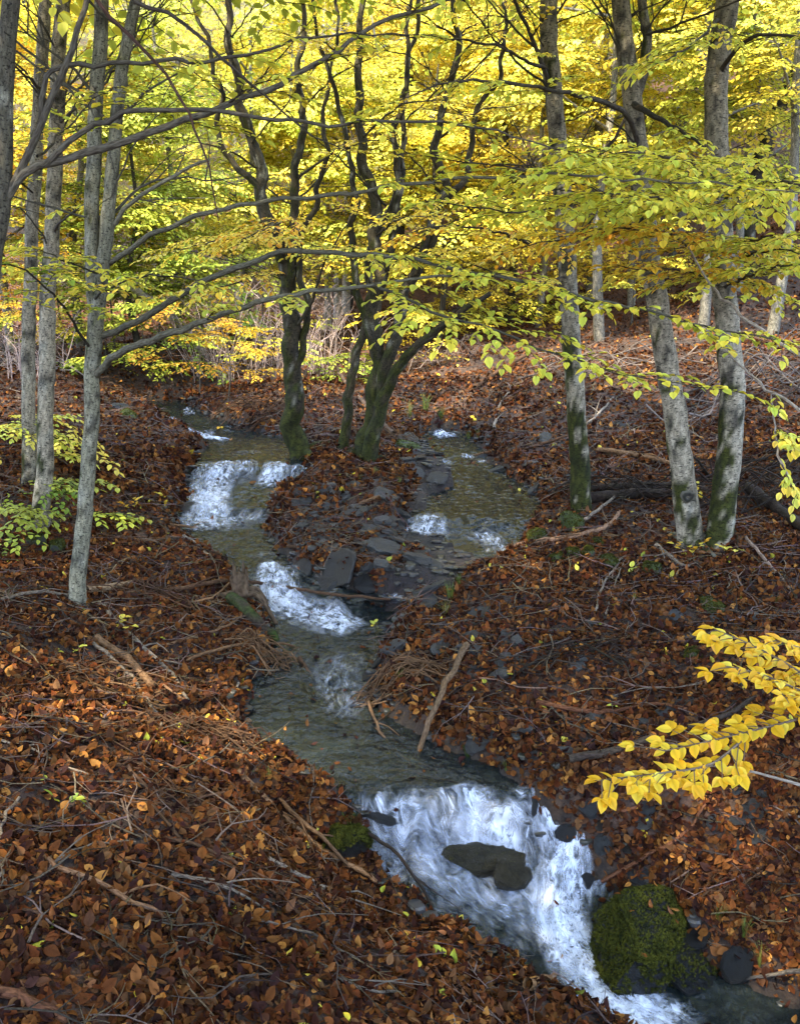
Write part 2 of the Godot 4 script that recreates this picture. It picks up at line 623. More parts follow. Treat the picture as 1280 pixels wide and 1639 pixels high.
# ---------------------------------------------------------------- trees that stand near
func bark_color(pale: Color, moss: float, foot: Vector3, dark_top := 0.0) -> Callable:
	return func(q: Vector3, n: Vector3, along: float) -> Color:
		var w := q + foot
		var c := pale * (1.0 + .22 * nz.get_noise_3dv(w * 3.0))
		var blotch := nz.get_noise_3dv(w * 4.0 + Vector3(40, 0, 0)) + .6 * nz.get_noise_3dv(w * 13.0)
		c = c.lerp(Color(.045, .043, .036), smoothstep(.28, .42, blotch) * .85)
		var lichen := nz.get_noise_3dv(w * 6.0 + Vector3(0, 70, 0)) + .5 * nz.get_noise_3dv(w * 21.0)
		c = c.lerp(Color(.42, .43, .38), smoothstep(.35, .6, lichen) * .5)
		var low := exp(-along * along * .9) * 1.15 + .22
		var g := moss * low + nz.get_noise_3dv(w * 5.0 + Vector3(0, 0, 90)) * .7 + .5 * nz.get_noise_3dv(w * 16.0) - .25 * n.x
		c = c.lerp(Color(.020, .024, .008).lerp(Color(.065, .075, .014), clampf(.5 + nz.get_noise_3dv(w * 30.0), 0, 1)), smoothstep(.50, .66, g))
		c = c.lerp(Color(c.r * .35, c.g * .33, c.b * .28), dark_top * smoothstep(1.5, 3.0, along + .5 * nz.get_noise_3dv(w * 2.0)))  # upper bark darkened: backlit shade painted in, along with a mossy tone
		c.a = 1
		return c

func stem(root: Node3D, called: String, px: Array, d: float, w0: float, w1: float, pale: Color, moss: float, flare := 1.5, lean := 0.0, dark_top := 0.0, up := 3.5) -> PackedVector3Array:
	var pts := []
	for i in px.size():
		var k: Array = px[i]
		pts.append(pt(k[0], k[1], d + (float(k[2]) if k.size() > 2 else lean * i)))
	if up > 0:
		var dir: Vector3 = (pts[-1] - pts[-2]).normalized()
		pts.append(pts[-1] + dir * up * .5 + Vector3(0, .1, 0)); pts.append(pts[-1] + dir * up * .5 + Vector3(rnd(-.2, .2), .2, rnd(-.2, .2)))
	if flare > 1.0: pts.insert(0, pts[0] + Vector3(0, -.16, 0))
	var p := curve(pts, .06)
	var n := p.size()
	var r := PackedFloat32Array()
	var along := 0.0
	var vis := 0.0
	var lens := PackedFloat32Array([0.0])
	for i in range(1, n): lens.append(lens[-1] + p[i].distance_to(p[i - 1]))
	for i in n:
		var t: float = lens[i] / maxf(.01, lens[-1] - up)
		var rr := lerpf(w0, w1, minf(t, 1.0)) * .5 / F * d * 1.02
		if t > 1: rr *= lerpf(1, .55, clampf((lens[i] - (lens[-1] - up)) / maxf(up, .01), 0, 1))
		rr *= 1.0 + (flare - 1.0) * exp(-lens[i] * 6.0)
		r.append(rr)
	var wild := .085 if pale.r < .09 else .016
	for i in n: p[i] += Vector3(nz.get_noise_2d(lens[i] * 1.6, w0 * 7.0), 0, nz.get_noise_2d(lens[i] * 1.6, w0 * 7.0 + 50)) * wild * minf(1, lens[i] * 2.0)
	var q := PackedVector3Array()
	for v in p: q.append(v - root.position)
	var m := MB.new()
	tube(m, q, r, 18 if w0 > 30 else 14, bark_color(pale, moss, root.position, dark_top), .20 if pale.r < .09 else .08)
	if flare > 1.3:                                                # root spurs reaching into the ground
		for k in 5:
			var a := TAU * k / 5 + rnd(-.4, .4)
			var o := Vector3(cos(a), 0, sin(a))
			var r0: float = r[3]
			var e := p[0] + o * r0 * rnd(2.4, 3.6)
			e.y = gh(e.x, e.z) - .03
			var c := p[0] + o * r0 * 1.35
			c.y = gh(c.x, c.z) + r0 * .12
			var s := curve([p[0] + Vector3(0, .14 + r0 * .7, 0) + o * r0 * .3, c, e], .04)
			var sq := PackedVector3Array()
			for v in s: sq.append(v - root.position)
			tube(m, sq, radii(sq.size(), r0 * .45, r0 * .10), 8, bark_color(pale * .7, moss * .8, root.position), .15)
	build(called, m.mesh(), m_bark, root)
	return p

func crown(root: Node3D, centre: Vector3, reach: Vector3, n: int, pal: Array) -> void:
	var t := []; var c := []
	for i in n:
		var u := Vector3(rnd(-1, 1), rnd(-1, 1), rnd(-1, 1))
		if u.length() > 1.0: u = u.normalized() * rnd(.5, 1)
		var p := centre + u * reach
		var q := pixel(p)
		if q.y > -30 and p.distance_to(Vector3(0, CAM_Y, 0)) < 14.0: continue
		var out_ := Vector3(u.x, rnd(-.25, .1), u.z).normalized()
		t.append(Transform3D(leaf_at(p, out_, Vector3.UP, rnd(1.0, 1.5), .3).basis, p - root.position))
		c.append(jitter(pick(pal)))
	if t.size(): scatter("crown", pick(spray_meshes), m_spray, t, c, root)

# ---------------------------------------------------------------- stones and sticks
var rock_meshes := []
var moss_meshes := []

func rock_mesh(n: int, flat: float, moss: float, strata: float, round_ := 0.0) -> ArrayMesh:
	var m := MB.new()
	var planes := []
	for k in 11:
		var d := Vector3(rnd(-1, 1), rnd(-1, 1), rnd(-1, 1)).normalized()
		planes.append([d, minf(.97, rnd(.62, .88) + round_)])
	planes.append([Vector3(rnd(-.15, .15), 1, rnd(-.15, .15)).normalized(), rnd(.5, .7)])
	var shift := Vector3(rnd(0, 99), rnd(0, 99), rnd(0, 99))
	var faces := [[Vector3.RIGHT, Vector3.UP], [Vector3.LEFT, Vector3.UP], [Vector3.UP, Vector3.RIGHT], [Vector3.DOWN, Vector3.RIGHT], [Vector3.BACK, Vector3.UP], [Vector3.FORWARD, Vector3.UP]]
	for f in faces:
		var a: Vector3 = f[0]
		var b: Vector3 = f[1]
		var c := a.cross(b)
		var s := m.v.size()
		for j in n + 1:
			for i in n + 1:
				var p := (a + b * (2.0 * i / n - 1) + c * (2.0 * j / n - 1)).normalized()
				for pl in planes:
					var over: float = p.dot(pl[0]) - pl[1]
					if over > 0: p -= pl[0] * over
				if strata > 0: p += Vector3(p.x, 0, p.z) * strata * nz.get_noise_1d(floor(p.y * 7.0) * 31.0 + shift.x * 10)
				p += p * .05 * nz.get_noise_3dv(p * 4.0 + shift) + p * .035 * nz.get_noise_3dv(p * 11.0 + shift)
				m.v.append(Vector3(p.x, p.y * flat, p.z * .8))
		for j in n:
			for i in n:
				var k := s + j * (n + 1) + i
				m.quad(k, k + 1, k + n + 2, k + n + 1)
	m.smooth()
	for i in m.v.size():
		var p := m.v[i]
		var k := 1.0 + .5 * nz.get_noise_3dv(p * 3.0 + shift) + .4 * nz.get_noise_3dv(Vector3(p.x * 3, p.y * 24, p.z * 3) + shift)
		var col := Color(k, k, k)
		var g := m.n[i].y * .6 + nz.get_noise_3dv(p * 2.6 + shift) * .9 + nz.get_noise_3dv(p * 9.0 + shift) * .4
		if moss > 0: col = Color(.05 * k, .052 * k, .05 * k).lerp(Color(.06, .085, .012) * (.8 + .5 * k), smoothstep(.9 - moss, 1.2 - moss, g))
		col.a = 1
		m.c.append(col)
	m.n = PackedVector3Array()                                    # split faces: slate breaks with edges
	return m.mesh()

var slate_mats := []
var moss_mat: StandardMaterial3D
func make_rocks() -> void:
	for k in 7: rock_meshes.append(rock_mesh(10, rnd(.24, .46), 0.0, .17, .05))
	moss_mat = m_rock.duplicate()
	moss_mat.roughness = .85
	for k in 3: moss_meshes.append(rock_mesh(8, rnd(.55, .75), .95, .06))
	for c in [Color(.042, .044, .044), Color(.068, .070, .068), Color(.022, .022, .021), Color(.095, .092, .084), Color(.052, .043, .033)]:
		var m: StandardMaterial3D = m_rock.duplicate()
		m.albedo_color = c.linear_to_srgb()
		slate_mats.append(m)

func rock(called: String, px: float, py: float, w: float, hgt: float, tone: int, label: String, group := "", mossy := false, lift := .3, yaw := 999.0, tilt := .2) -> MeshInstance3D:
	var p := ground(px, py)
	var k := -p.z / F
	var o := build(called, pick(moss_meshes if mossy else rock_meshes), moss_mat if mossy else slate_mats[tone], self)
	var half := w * k * (.52 if w < 50 else .42)
	var b := Basis(Vector3.UP, rnd(0, TAU) if yaw > 900 else yaw)
	b = Basis(gn(p.x, p.z).cross(Vector3.UP).normalized() if absf(gn(p.x, p.z).y) < .999 else Vector3.RIGHT, -acos(clampf(gn(p.x, p.z).y, -1, 1)) * .8) * b
	b = b * Basis.from_euler(Vector3(rnd(-tilt, tilt), 0, rnd(-tilt, tilt)))
	o.transform = Transform3D(b.scaled_local(Vector3(half, half * clampf(hgt / w * 2.2, .5, 2.2), half)), p + Vector3(0, half * .3 * lift, 0))
	tag(o, label, "stone", group)
	if mossy: moss_on(o, o.mesh, o.transform, 420, .25, .011, o.transform.affine_inverse())
	return o

func stick_mesh(pts: Array, r0: float, r1: float, col: Color, origin: Vector3, forks := 0, mossy := 0.0) -> ArrayMesh:
	var m := MB.new()
	var p := curve(pts, .07)
	for i in p.size(): p[i] += Vector3(nz.get_noise_2d(i * 5.0, r0 * 3000), nz.get_noise_2d(i * 5.0, 90 + r0 * 3000) * .7, nz.get_noise_2d(i * 5.0, 190 + r0 * 3000)) * (.012 + r0 * .25) - origin
	var f := func(q, n_, a):
		var w: Vector3 = q + origin
		var c: Color = col * (1.0 + .45 * nz.get_noise_3dv(w * 7.0))
		if mossy > 0: c = c.lerp(Color(.03, .045, .008), smoothstep(.3, .6, mossy * .6 + n_.y * .25 + nz.get_noise_3dv(w * 6.0)))
		c.a = 1
		return c
	tube(m, p, radii(p.size(), r0, r1), 9 if r0 > .015 else 6, f, .16, .8)
	for k in forks:
		var i := int(rnd(.25, .9) * (p.size() - 2))
		var d := (p[i + 1] - p[i]).normalized()
		var o := (d + Vector3(rnd(-1, 1), rnd(-.1, .5), rnd(-1, 1)) * .8).normalized()
		var l := rnd(.12, .38)
		var s := curve([p[i], p[i] + o * l * .5 + Vector3(0, rnd(-.02, .03), 0), p[i] + o * l + Vector3(rnd(-.05, .05), rnd(-.08, .02), rnd(-.05, .05))], .08)
		tube(m, s, radii(s.size(), lerpf(r0, r1, float(i) / p.size()) * .55, .0015), 5, col)
	return m.mesh()

func stick(called: String, px: Array, w0: float, w1: float, col: Color, label: String, category := "stick", forks := 2, mossy := 0.0, group := "") -> MeshInstance3D:
	# px: [x, y, lift above the ground in metres]
	var pts := []
	for k in px:
		var p := ground(k[0], k[1])
		var d := -p.z
		var lift: float = k[2] if k.size() > 2 else .0
		if lift > .05: p = pt(k[0], k[1], d - lift * 1.6)         # held clear of the ground: nearer than the ground behind it
		pts.append(p + Vector3(0, .018 + (w0 * .4 * d / F), 0))
	var d0: float = -pts[0].z
	var mid: Vector3 = pts[pts.size() / 2]
	mid.y = gh(mid.x, mid.z)
	var o := build(called, stick_mesh(pts, maxf(.003, w0 * .5 * d0 / F), maxf(.002, w1 * .5 * d0 / F), col, mid, forks, mossy), m_wood, self)
	o.position = mid
	tag(o, label, category, group)
	return o

# ---------------------------------------------------------------- the scene
func _ready() -> void:
	var cam := Camera3D.new()
	cam.name = "camera"
	add_child(cam)
	cam.position = Vector3(0, CAM_Y, 0)
	cam.rotation.x = PITCH
	cam.fov = 54.0
	cam.near = .05
	cam.far = 400.0
	cam.current = true
	var sky_m := ProceduralSkyMaterial.new()
	sky_m.sky_top_color = Color(.68, .79, .97)
	sky_m.sky_horizon_color = Color(.95, .96, 1.0)
	sky_m.sky_curve = .12
	sky_m.sky_energy_multiplier = 1.3
	sky_m.ground_bottom_color = Color(.2, .17, .13)
	sky_m.ground_horizon_color = Color(.6, .6, .55)
	var sky := Sky.new()
	sky.sky_material = sky_m
	var env := Environment.new()
	env.background_mode = Environment.BG_SKY
	env.sky = sky
	env.tonemap_mode = Environment.TONE_MAPPER_LINEAR
	env.tonemap_exposure = 4.9
	env.sdfgi_enabled = true; env.ssao_enabled = true; env.ssil_enabled = true
	var we := WorldEnvironment.new()
	we.name = "world"
	we.environment = env
	add_child(we)
	env.volumetric_fog_enabled = true; env.volumetric_fog_density = 0.0
	var sun := DirectionalLight3D.new()
	sun.name = "sun"
	add_child(sun)
	sun.light_energy = 1.6
	sun.light_color = Color(1.0, .94, .82)
	sun.light_angular_distance = .8
	sun.shadow_enabled = true
	sun.look_at_from_position(Vector3(-6, 14, 7), Vector3.ZERO, Vector3.UP)

	var mist := FogVolume.new()                        # the thin sunlit haze that hangs in the wood up the slope
	mist.name = "mist"
	mist.size = Vector3(150, 46, 62)
	mist.position = Vector3(0, 18, -51)
	var air := FogMaterial.new()
	air.albedo = Color(1.0, .98, .90)
	air.density = .020
	mist.material = air
	add_child(mist)
	tag(mist, "thin pale sunlit haze between the trees up the slope", "haze", "", "stuff")
	rng.seed = 11
	nz.seed = 5
	nz.frequency = 1.0
	nz.fractal_octaves = 2
	make_materials()
	make_leaves()
	lay_ground()
	lay_water()
	make_rocks()
	near_trees()
	added_canopy()
	far_trees()
	undergrowth()
	stones()
	sticks()
	litter()
	near_spray()

var brook: Array
var side_brook: Array
var floor_node: Node3D

func lay_ground() -> void:
	brook = channel([[1080, 1400, 1700, 3.15], [945, 1270, 1620, 3.12], [800, 1115, 1540, 3.07], [680, 1010, 1450, 2.98], [600, 960, 1380, 2.82], [590, 880, 1310, 2.62], [560, 845, 1268, 2.51],
		[470, 800, 1230, 2.5], [410, 690, 1190, 2.49], [390, 620, 1150, 2.48], [405, 590, 1110, 2.46], [432, 600, 1060, 2.40], [445, 620, 1020, 2.36], [425, 640, 985, 2.32], [395, 580, 950, 2.22],
		[375, 480, 910, 2.13], [318, 440, 880, 2.11], [288, 420, 850, 2.09], [290, 425, 832, 2.05], [295, 425, 815, 1.97], [305, 440, 790, 1.92], [305, 490, 772, 1.87], [308, 488, 748, 1.75], [335, 480, 715, 1.71],
		[292, 420, 692, 1.67], [262, 345, 672, 1.56], [240, 312, 656, 1.5], [200, 285, 641, 1.48]])
	side_brook = channel([[590, 700, 962, 2.22], [648, 745, 930, 2.17], [695, 810, 900, 2.13], [640, 830, 872, 2.10], [640, 830, 856, 2.06], [650, 860, 830, 1.97], [670, 868, 800, 1.95], [672, 828, 768, 1.90], [668, 785, 745, 1.84], [672, 765, 715, 1.74],
		[682, 745, 697, 1.69], [690, 722, 687, 1.64]])
	var cp := PackedVector3Array()
	for k in [[-300, 1639, 2.1], [0, 1639, 2.1], [300, 1639, 2.3], [600, 1639, 2.6], [820, 1600, 2.95], [590, 1440, 2.70], [450, 1300, 2.36], [300, 1200, 2.2], [350, 1130, 2.28], [0, 1300, 2.05], [200, 1250, 2.12], [0, 1000, 1.95], [200, 1000, 2.08],
		[390, 960, 2.2], [0, 850, 1.85], [130, 960, 2.0], [60, 840, 1.85], [250, 850, 1.93], [280, 760, 1.69], [150, 740, 1.5], [0, 700, 1.4], [200, 660, 1.4], [0, 630, 1.2], [100, 610, 1.1], [300, 625, 1.3], [400, 640, 1.32], [450, 690, 1.58], [330, 560, .85],
		[420, 540, .7], [520, 500, .3], [250, 560, .8], [500, 740, 1.63], [570, 725, 1.64], [560, 790, 1.84], [500, 830, 1.99], [600, 850, 1.98], [520, 900, 2.06], [620, 900, 2.04], [620, 930, 2.13], [560, 920, 2.1], [470, 880, 2.08], [470, 800, 1.86],
		[650, 1020, 2.24], [700, 1000, 2.18], [640, 1050, 2.27], [630, 1130, 2.36], [680, 1190, 2.38], [790, 1225, 2.38], [860, 1270, 2.41], [960, 1340, 2.5], [1150, 1400, 2.45], [1290, 1500, 2.5], [1190, 1530, 2.78], [1290, 1639, 2.95], [900, 1200, 2.28], [1280, 1300, 2.22], [1000, 1100, 2.18],
		[1280, 1100, 2.08], [800, 1050, 2.2], [900, 950, 2.07], [1280, 950, 1.98], [820, 900, 2.03], [880, 860, 1.93], [930, 810, 1.85], [1110, 870, 1.93], [1280, 870, 1.86], [850, 760, 1.72], [1000, 750, 1.68], [800, 680, 1.45], [1000, 680, 1.40], [1280, 700, 1.40],
		[720, 650, 1.4], [900, 620, 1.12], [1100, 600, .95], [1280, 620, 1.0], [800, 580, .95], [1000, 540, .62], [1200, 540, .56], [800, 500, .28], [700, 560, .85], [600, 600, 1.2], [600, 680, 1.5]]:
		cp.append(spot(k[0], k[1], k[2]))
	for k in [[1000, 450, 20.0], [1200, 430, 18.0]]: cp.append(pt(k[0], k[1], k[2]))
	for k in [[-7, 3, 1.5], [-7, 7, 1.3], [-8, 11, .8], [-9, 15, .4], [-9, 20, -.2], [-4, 19, .6], [-4, 23, .2], [-12, 26, -1.9], [7, 3, 2.1], [7, 6, 1.7], [8, 9, 1.0], [9, 12, .3], [9, 15, -.5], [10, 20, -2.6], [13, 26, -5.5], [3, 25, -1.4], [-3, 28, -1.1], [0, 29, -1.7], [8, 29, -4.8], [0, 0, 2.2], [-3, 0, 2.0], [3, 0, 2.4], [-13, 10, -.6], [13, 8, -.4], [-13, 2, .6], [13, 2, 1.0]]:
		cp.append(Vector3(k[0], CAM_Y - k[2], -k[1]))
	surface_from(cp)
	chans = [side_brook, brook]
	var xs := PackedFloat32Array()
	var ds := PackedFloat32Array()
	var step := 8.0
	var x := -95.0
	while x < G0X - .1:
		xs.append(x); step = maxf(.12, (-(x) - 8.9) * .14); x += step
	x = G0X
	var first := xs.size()
	grid_w = 241
	for i in grid_w: xs.append(G0X + i * GS)
	x = 9.1
	while x < 95: xs.append(x); x += maxf(.12, (x - 8.9) * .14)
	var d := -14.0
	while d < G0D - .1: ds.append(d); d += .5
	var first_d := ds.size()
	grid_n = 260
	for j in grid_n: ds.append(G0D + j * GS)
	d = G0D + grid_n * GS + .03
	while d < 170: ds.append(d); d += maxf(.14, (d - 20) * .06)
	var m := MB.new()
	grid_h.resize(grid_w * grid_n)
	var w := xs.size()
	for j in ds.size():
		for i in w:
			var h := height(xs[i], ds[j])
			var gi := i - first
			var gj := j - first_d
			if gi >= 0 and gi < grid_w and gj >= 0 and gj < grid_n: grid_h[gj * grid_w + gi] = h
			m.v.append(Vector3(xs[i], h, -ds[j]))
			var k := nz.get_noise_2d(xs[i] * .5, ds[j] * .5)
			var col := Color(.055 + .02 * k, .030 + .008 * k, .018)
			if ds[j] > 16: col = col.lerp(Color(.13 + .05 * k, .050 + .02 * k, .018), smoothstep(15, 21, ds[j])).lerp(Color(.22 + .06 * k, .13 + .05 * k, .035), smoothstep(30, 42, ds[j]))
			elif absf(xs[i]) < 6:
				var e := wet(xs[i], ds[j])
				if e < .12: col = col.lerp(Color(.022 + .01 * k, .015 + .006 * k, .009), smoothstep(.2, -.02, e))  # wet bed tone; its dark fringe paints undercut shade along the banks
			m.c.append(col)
	for j in ds.size() - 1:
		for i in w - 1:
			var a := j * w + i
			m.quad(a, a + 1, a + w + 1, a + w)
	m.smooth()
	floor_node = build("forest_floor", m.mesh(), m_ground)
	tag(floor_node, "leaf-strewn forest floor on both banks of the brook rising to a wooded slope", "ground", "", "structure")

func lay_water() -> void:
	for a in [[brook, "brook", "clear brook stepping down through the wood in small falls"], [side_brook, "side_brook", "narrow side arm of the brook running over dark slate ledges"]]:
		var ch: Array = a[0]
		var m := MB.new()
		var d: float = ch[0]
		var last: float = d + int(ch[4]) * CH_STEP - .02
		var across := 46
		var rows := 0
		while d < last:
			var c := chan_at(ch, d)
			var s := slope_at(ch, d)
			for i in across + 1:
				var x := lerpf(c.x - .13, c.y + .13, float(i) / across)
				m.v.append(Vector3(x, lev(ch, x, d) + ripple(x, d, s), -d))
			rows += 1
			d += .025
		for j in rows - 1:
			for i in across:
				var k := j * (across + 1) + i
				m.quad(k, k + 1, k + across + 2, k + across + 1)
		m.smooth()
		var o := build(a[1], m.mesh(), m_water)
		tag(o, a[2], "water", "", "structure")
		var list := []
		if ch == brook:
			list = [
				[[[600, 1278, 60], [600, 1300, 80], [635, 1335, 110], [700, 1375, 150], [780, 1430, 170], [850, 1490, 150], [890, 1540, 110]], .27],
				[[[640, 1272, 60], [655, 1300, 90], [700, 1345, 110], [770, 1395, 120], [840, 1450, 120], [885, 1505, 90]], .22],
				[[[785, 1368, 100], [790, 1384, 110], [800, 1402, 100]], 1.0], [[[725, 1322, 30], [765, 1326, 40], [810, 1345, 40], [850, 1372, 40]], 1.0], [[[735, 1350, 40], [738, 1366, 50], [750, 1384, 40]], .7],
				[[[650, 1390, 26], [720, 1430, 30], [800, 1490, 30]], .55], [[[690, 1385, 20], [770, 1440, 24], [850, 1510, 26]], .5], [[[640, 1365, 30], [690, 1400, 26], [740, 1440, 20]], .6], [[[760, 1425, 20], [830, 1480, 26], [880, 1530, 30]], .6],
				[[[600, 1274, 34], [592, 1300, 50], [620, 1335, 56], [670, 1366, 50], [720, 1392, 30]], .9],
				[[[650, 1272, 24], [640, 1300, 34], [650, 1325, 40], [690, 1345, 36]], .9],
				[[[690, 1270, 26], [694, 1292, 36], [712, 1312, 40], [722, 1345, 34], [760, 1380, 30]], .8],
				[[[770, 1266, 60], [745, 1282, 60], [760, 1298, 60], [800, 1312, 60]], 1.0],
				[[[800, 1300, 60], [835, 1325, 80], [850, 1350, 80], [865, 1385, 60]], .75],
				[[[842, 1275, 30], [872, 1300, 60], [908, 1336, 80], [930, 1372, 80], [915, 1420, 80]], 1.0],
				[[[885, 1335, 50], [905, 1380, 80], [900, 1430, 90], [895, 1480, 96], [925, 1540, 110], [975, 1590, 120], [1050, 1640, 130], [1120, 1680, 130]], 1.35],
				[[[905, 1400, 50], [892, 1450, 70], [905, 1505, 80], [945, 1560, 90], [1000, 1610, 90], [1090, 1655, 90]], 1.2],
				[[[870, 1560, 70], [920, 1590, 100], [990, 1625, 120], [1080, 1655, 110]], .5],
				[[[700, 1370, 50], [790, 1415, 60], [860, 1465, 60], [895, 1520, 40]], .5],
				[[[430, 900, 26], [436, 925, 44], [450, 955, 60], [490, 982, 76], [545, 1003, 80], [580, 1015, 60]], 1.3],
				[[[470, 905, 20], [462, 930, 30], [470, 960, 44], [500, 975, 40]], .8],
				[[[412, 920, 24], [430, 948, 34], [470, 975, 40], [530, 1000, 40]], .6],
				[[[560, 1045, 60], [540, 1075, 80], [540, 1110, 60], [545, 1150, 40]], .38],
				[[[592, 1095, 40], [570, 1125, 40], [545, 1160, 30]], .42],
				[[[330, 742, 34], [334, 758, 40], [326, 785, 44], [318, 815, 50], [330, 846, 70]], .85],
				[[[362, 740, 40], [362, 753, 44], [348, 775, 50], [340, 800, 44], [342, 830, 50]], 1.0],
				[[[395, 738, 30], [390, 750, 36], [372, 762, 30]], .9],
				[[[442, 741, 34], [440, 756, 40], [432, 774, 44], [418, 784, 30]], 1.1],
				[[[472, 745, 20], [474, 760, 30], [462, 776, 26]], .8],
				[[[345, 788, 50], [335, 812, 60], [330, 835, 70], [348, 852, 70]], 1.0], [[[312, 758, 24], [313, 785, 30], [316, 812, 30]], .8], [[[360, 840, 60], [385, 852, 60]], .5],
				[[[375, 817, 44], [375, 831, 50], [375, 844, 50]], .9],
				[[[412, 817, 22], [408, 832, 30], [400, 843, 30]], .7],
				[[[268, 670, 16], [285, 684, 22], [310, 695, 24], [345, 704, 22], [372, 706, 16]], 1.4],
				[[[300, 655, 14], [305, 668, 18]], .8], [[[330, 690, 24], [335, 700, 24]], .7],
				[[[390, 722, 40], [400, 730, 40]], .3], [[[420, 885, 40], [428, 900, 40]], .3],
			]
		else:
			list = [
				[[[682, 826, 50], [682, 842, 60], [680, 866, 70]], 1.4], [[[765, 848, 24], [790, 868, 36], [800, 892, 44]], .9], [[[740, 852, 24], [770, 862, 36], [790, 880, 30]], .7],
				[[[722, 896, 20], [712, 914, 36], [680, 936, 44], [645, 955, 44], [610, 970, 40]], .8],
				[[[700, 736, 40], [700, 748, 50]], .9], [[[695, 760, 50], [690, 770, 60]], .7], [[[748, 728, 20], [752, 738, 20]], .9], [[[772, 735, 14], [774, 743, 14]], .8], [[[700, 688, 14], [712, 698, 34], [718, 703, 24]], 1.3],
			]
		for r in list: foam(o, ch, r[0], r[1])

func foam(parent: Node3D, ch: Array, px: Array, strength: float) -> void:
	var pts := []
	var wide := []
	for k in px:
		var p := on_water(ch, k[0], k[1])
		pts.append(p)
		wide.append(float(k[2]) * -p.z / F)
	var m := MB.new()
	var p := curve(pts, .03)
	var n := p.size()
	var across := 18
	var total := 0.0
	for i in n - 1: total += p[i].distance_to(p[i + 1])
	var run := 0.0
	var u0 := rnd(0, 1)
	var v0 := rnd(0, 1)
	for i in n:
		if i > 0: run += p[i].distance_to(p[i - 1])
		var f := run / maxf(total, .01) * (wide.size() - 1)
		var k := mini(int(f), wide.size() - 2)
		var w: float = lerpf(wide[k], wide[k + 1], f - k)
		var t := p[mini(i + 1, n - 1)] - p[maxi(i - 1, 0)]
		t.y = 0
		var side := t.normalized().cross(Vector3.UP)
		var ends := smoothstep(0, .12, run) * smoothstep(0, .16, total - run)
		for j in across + 1:
			var s := float(j) / across * 2 - 1
			var q := p[i] + side * s * w * .62
			var d := -q.z
			var c := chan_at(ch, d)
			var sl := slope_at(ch, d)
			var lump := .5 + .5 * nz.get_noise_3d(run * 7.0, s * w * 16.0, u0 * 50)
			q.y = lev(ch, q.x, d) + ripple(q.x, d, sl) + .006 + (.008 + .026 * minf(strength, 1.2)) * lump * (1 - s * s)
			m.v.append(q)
			var a := .88 * strength * ends * pow(1 - s * s, .9) * (.75 + .8 * nz.get_noise_3d(run * 4.0, s * w * 14.0, u0 * 90) + .35 * nz.get_noise_3d(run * 9.0, s * w * 34.0, u0 * 60))
			if q.x < c.x - .02 or q.x > c.y + .02: a *= .3
			m.c.append(Color(1, 1, 1, clampf(a, 0, 1.7)))
			m.uv.append(Vector2(u0 + s * w * .62 / .55, v0 + run / 1.5))
	for i in n - 1:
		for j in across:
			var k := i * (across + 1) + j
			m.quad(k, k + 1, k + across + 2, k + across + 1)
	m.smooth()
	build("white_water", m.mesh(), m_froth if strength > .95 else m_foam, parent)

# ---------------------------------------------------------------- the trees that frame the brook
func trunk_base(called: String, px: float, py: float) -> Node3D:
	return base(called, ground(px, py))

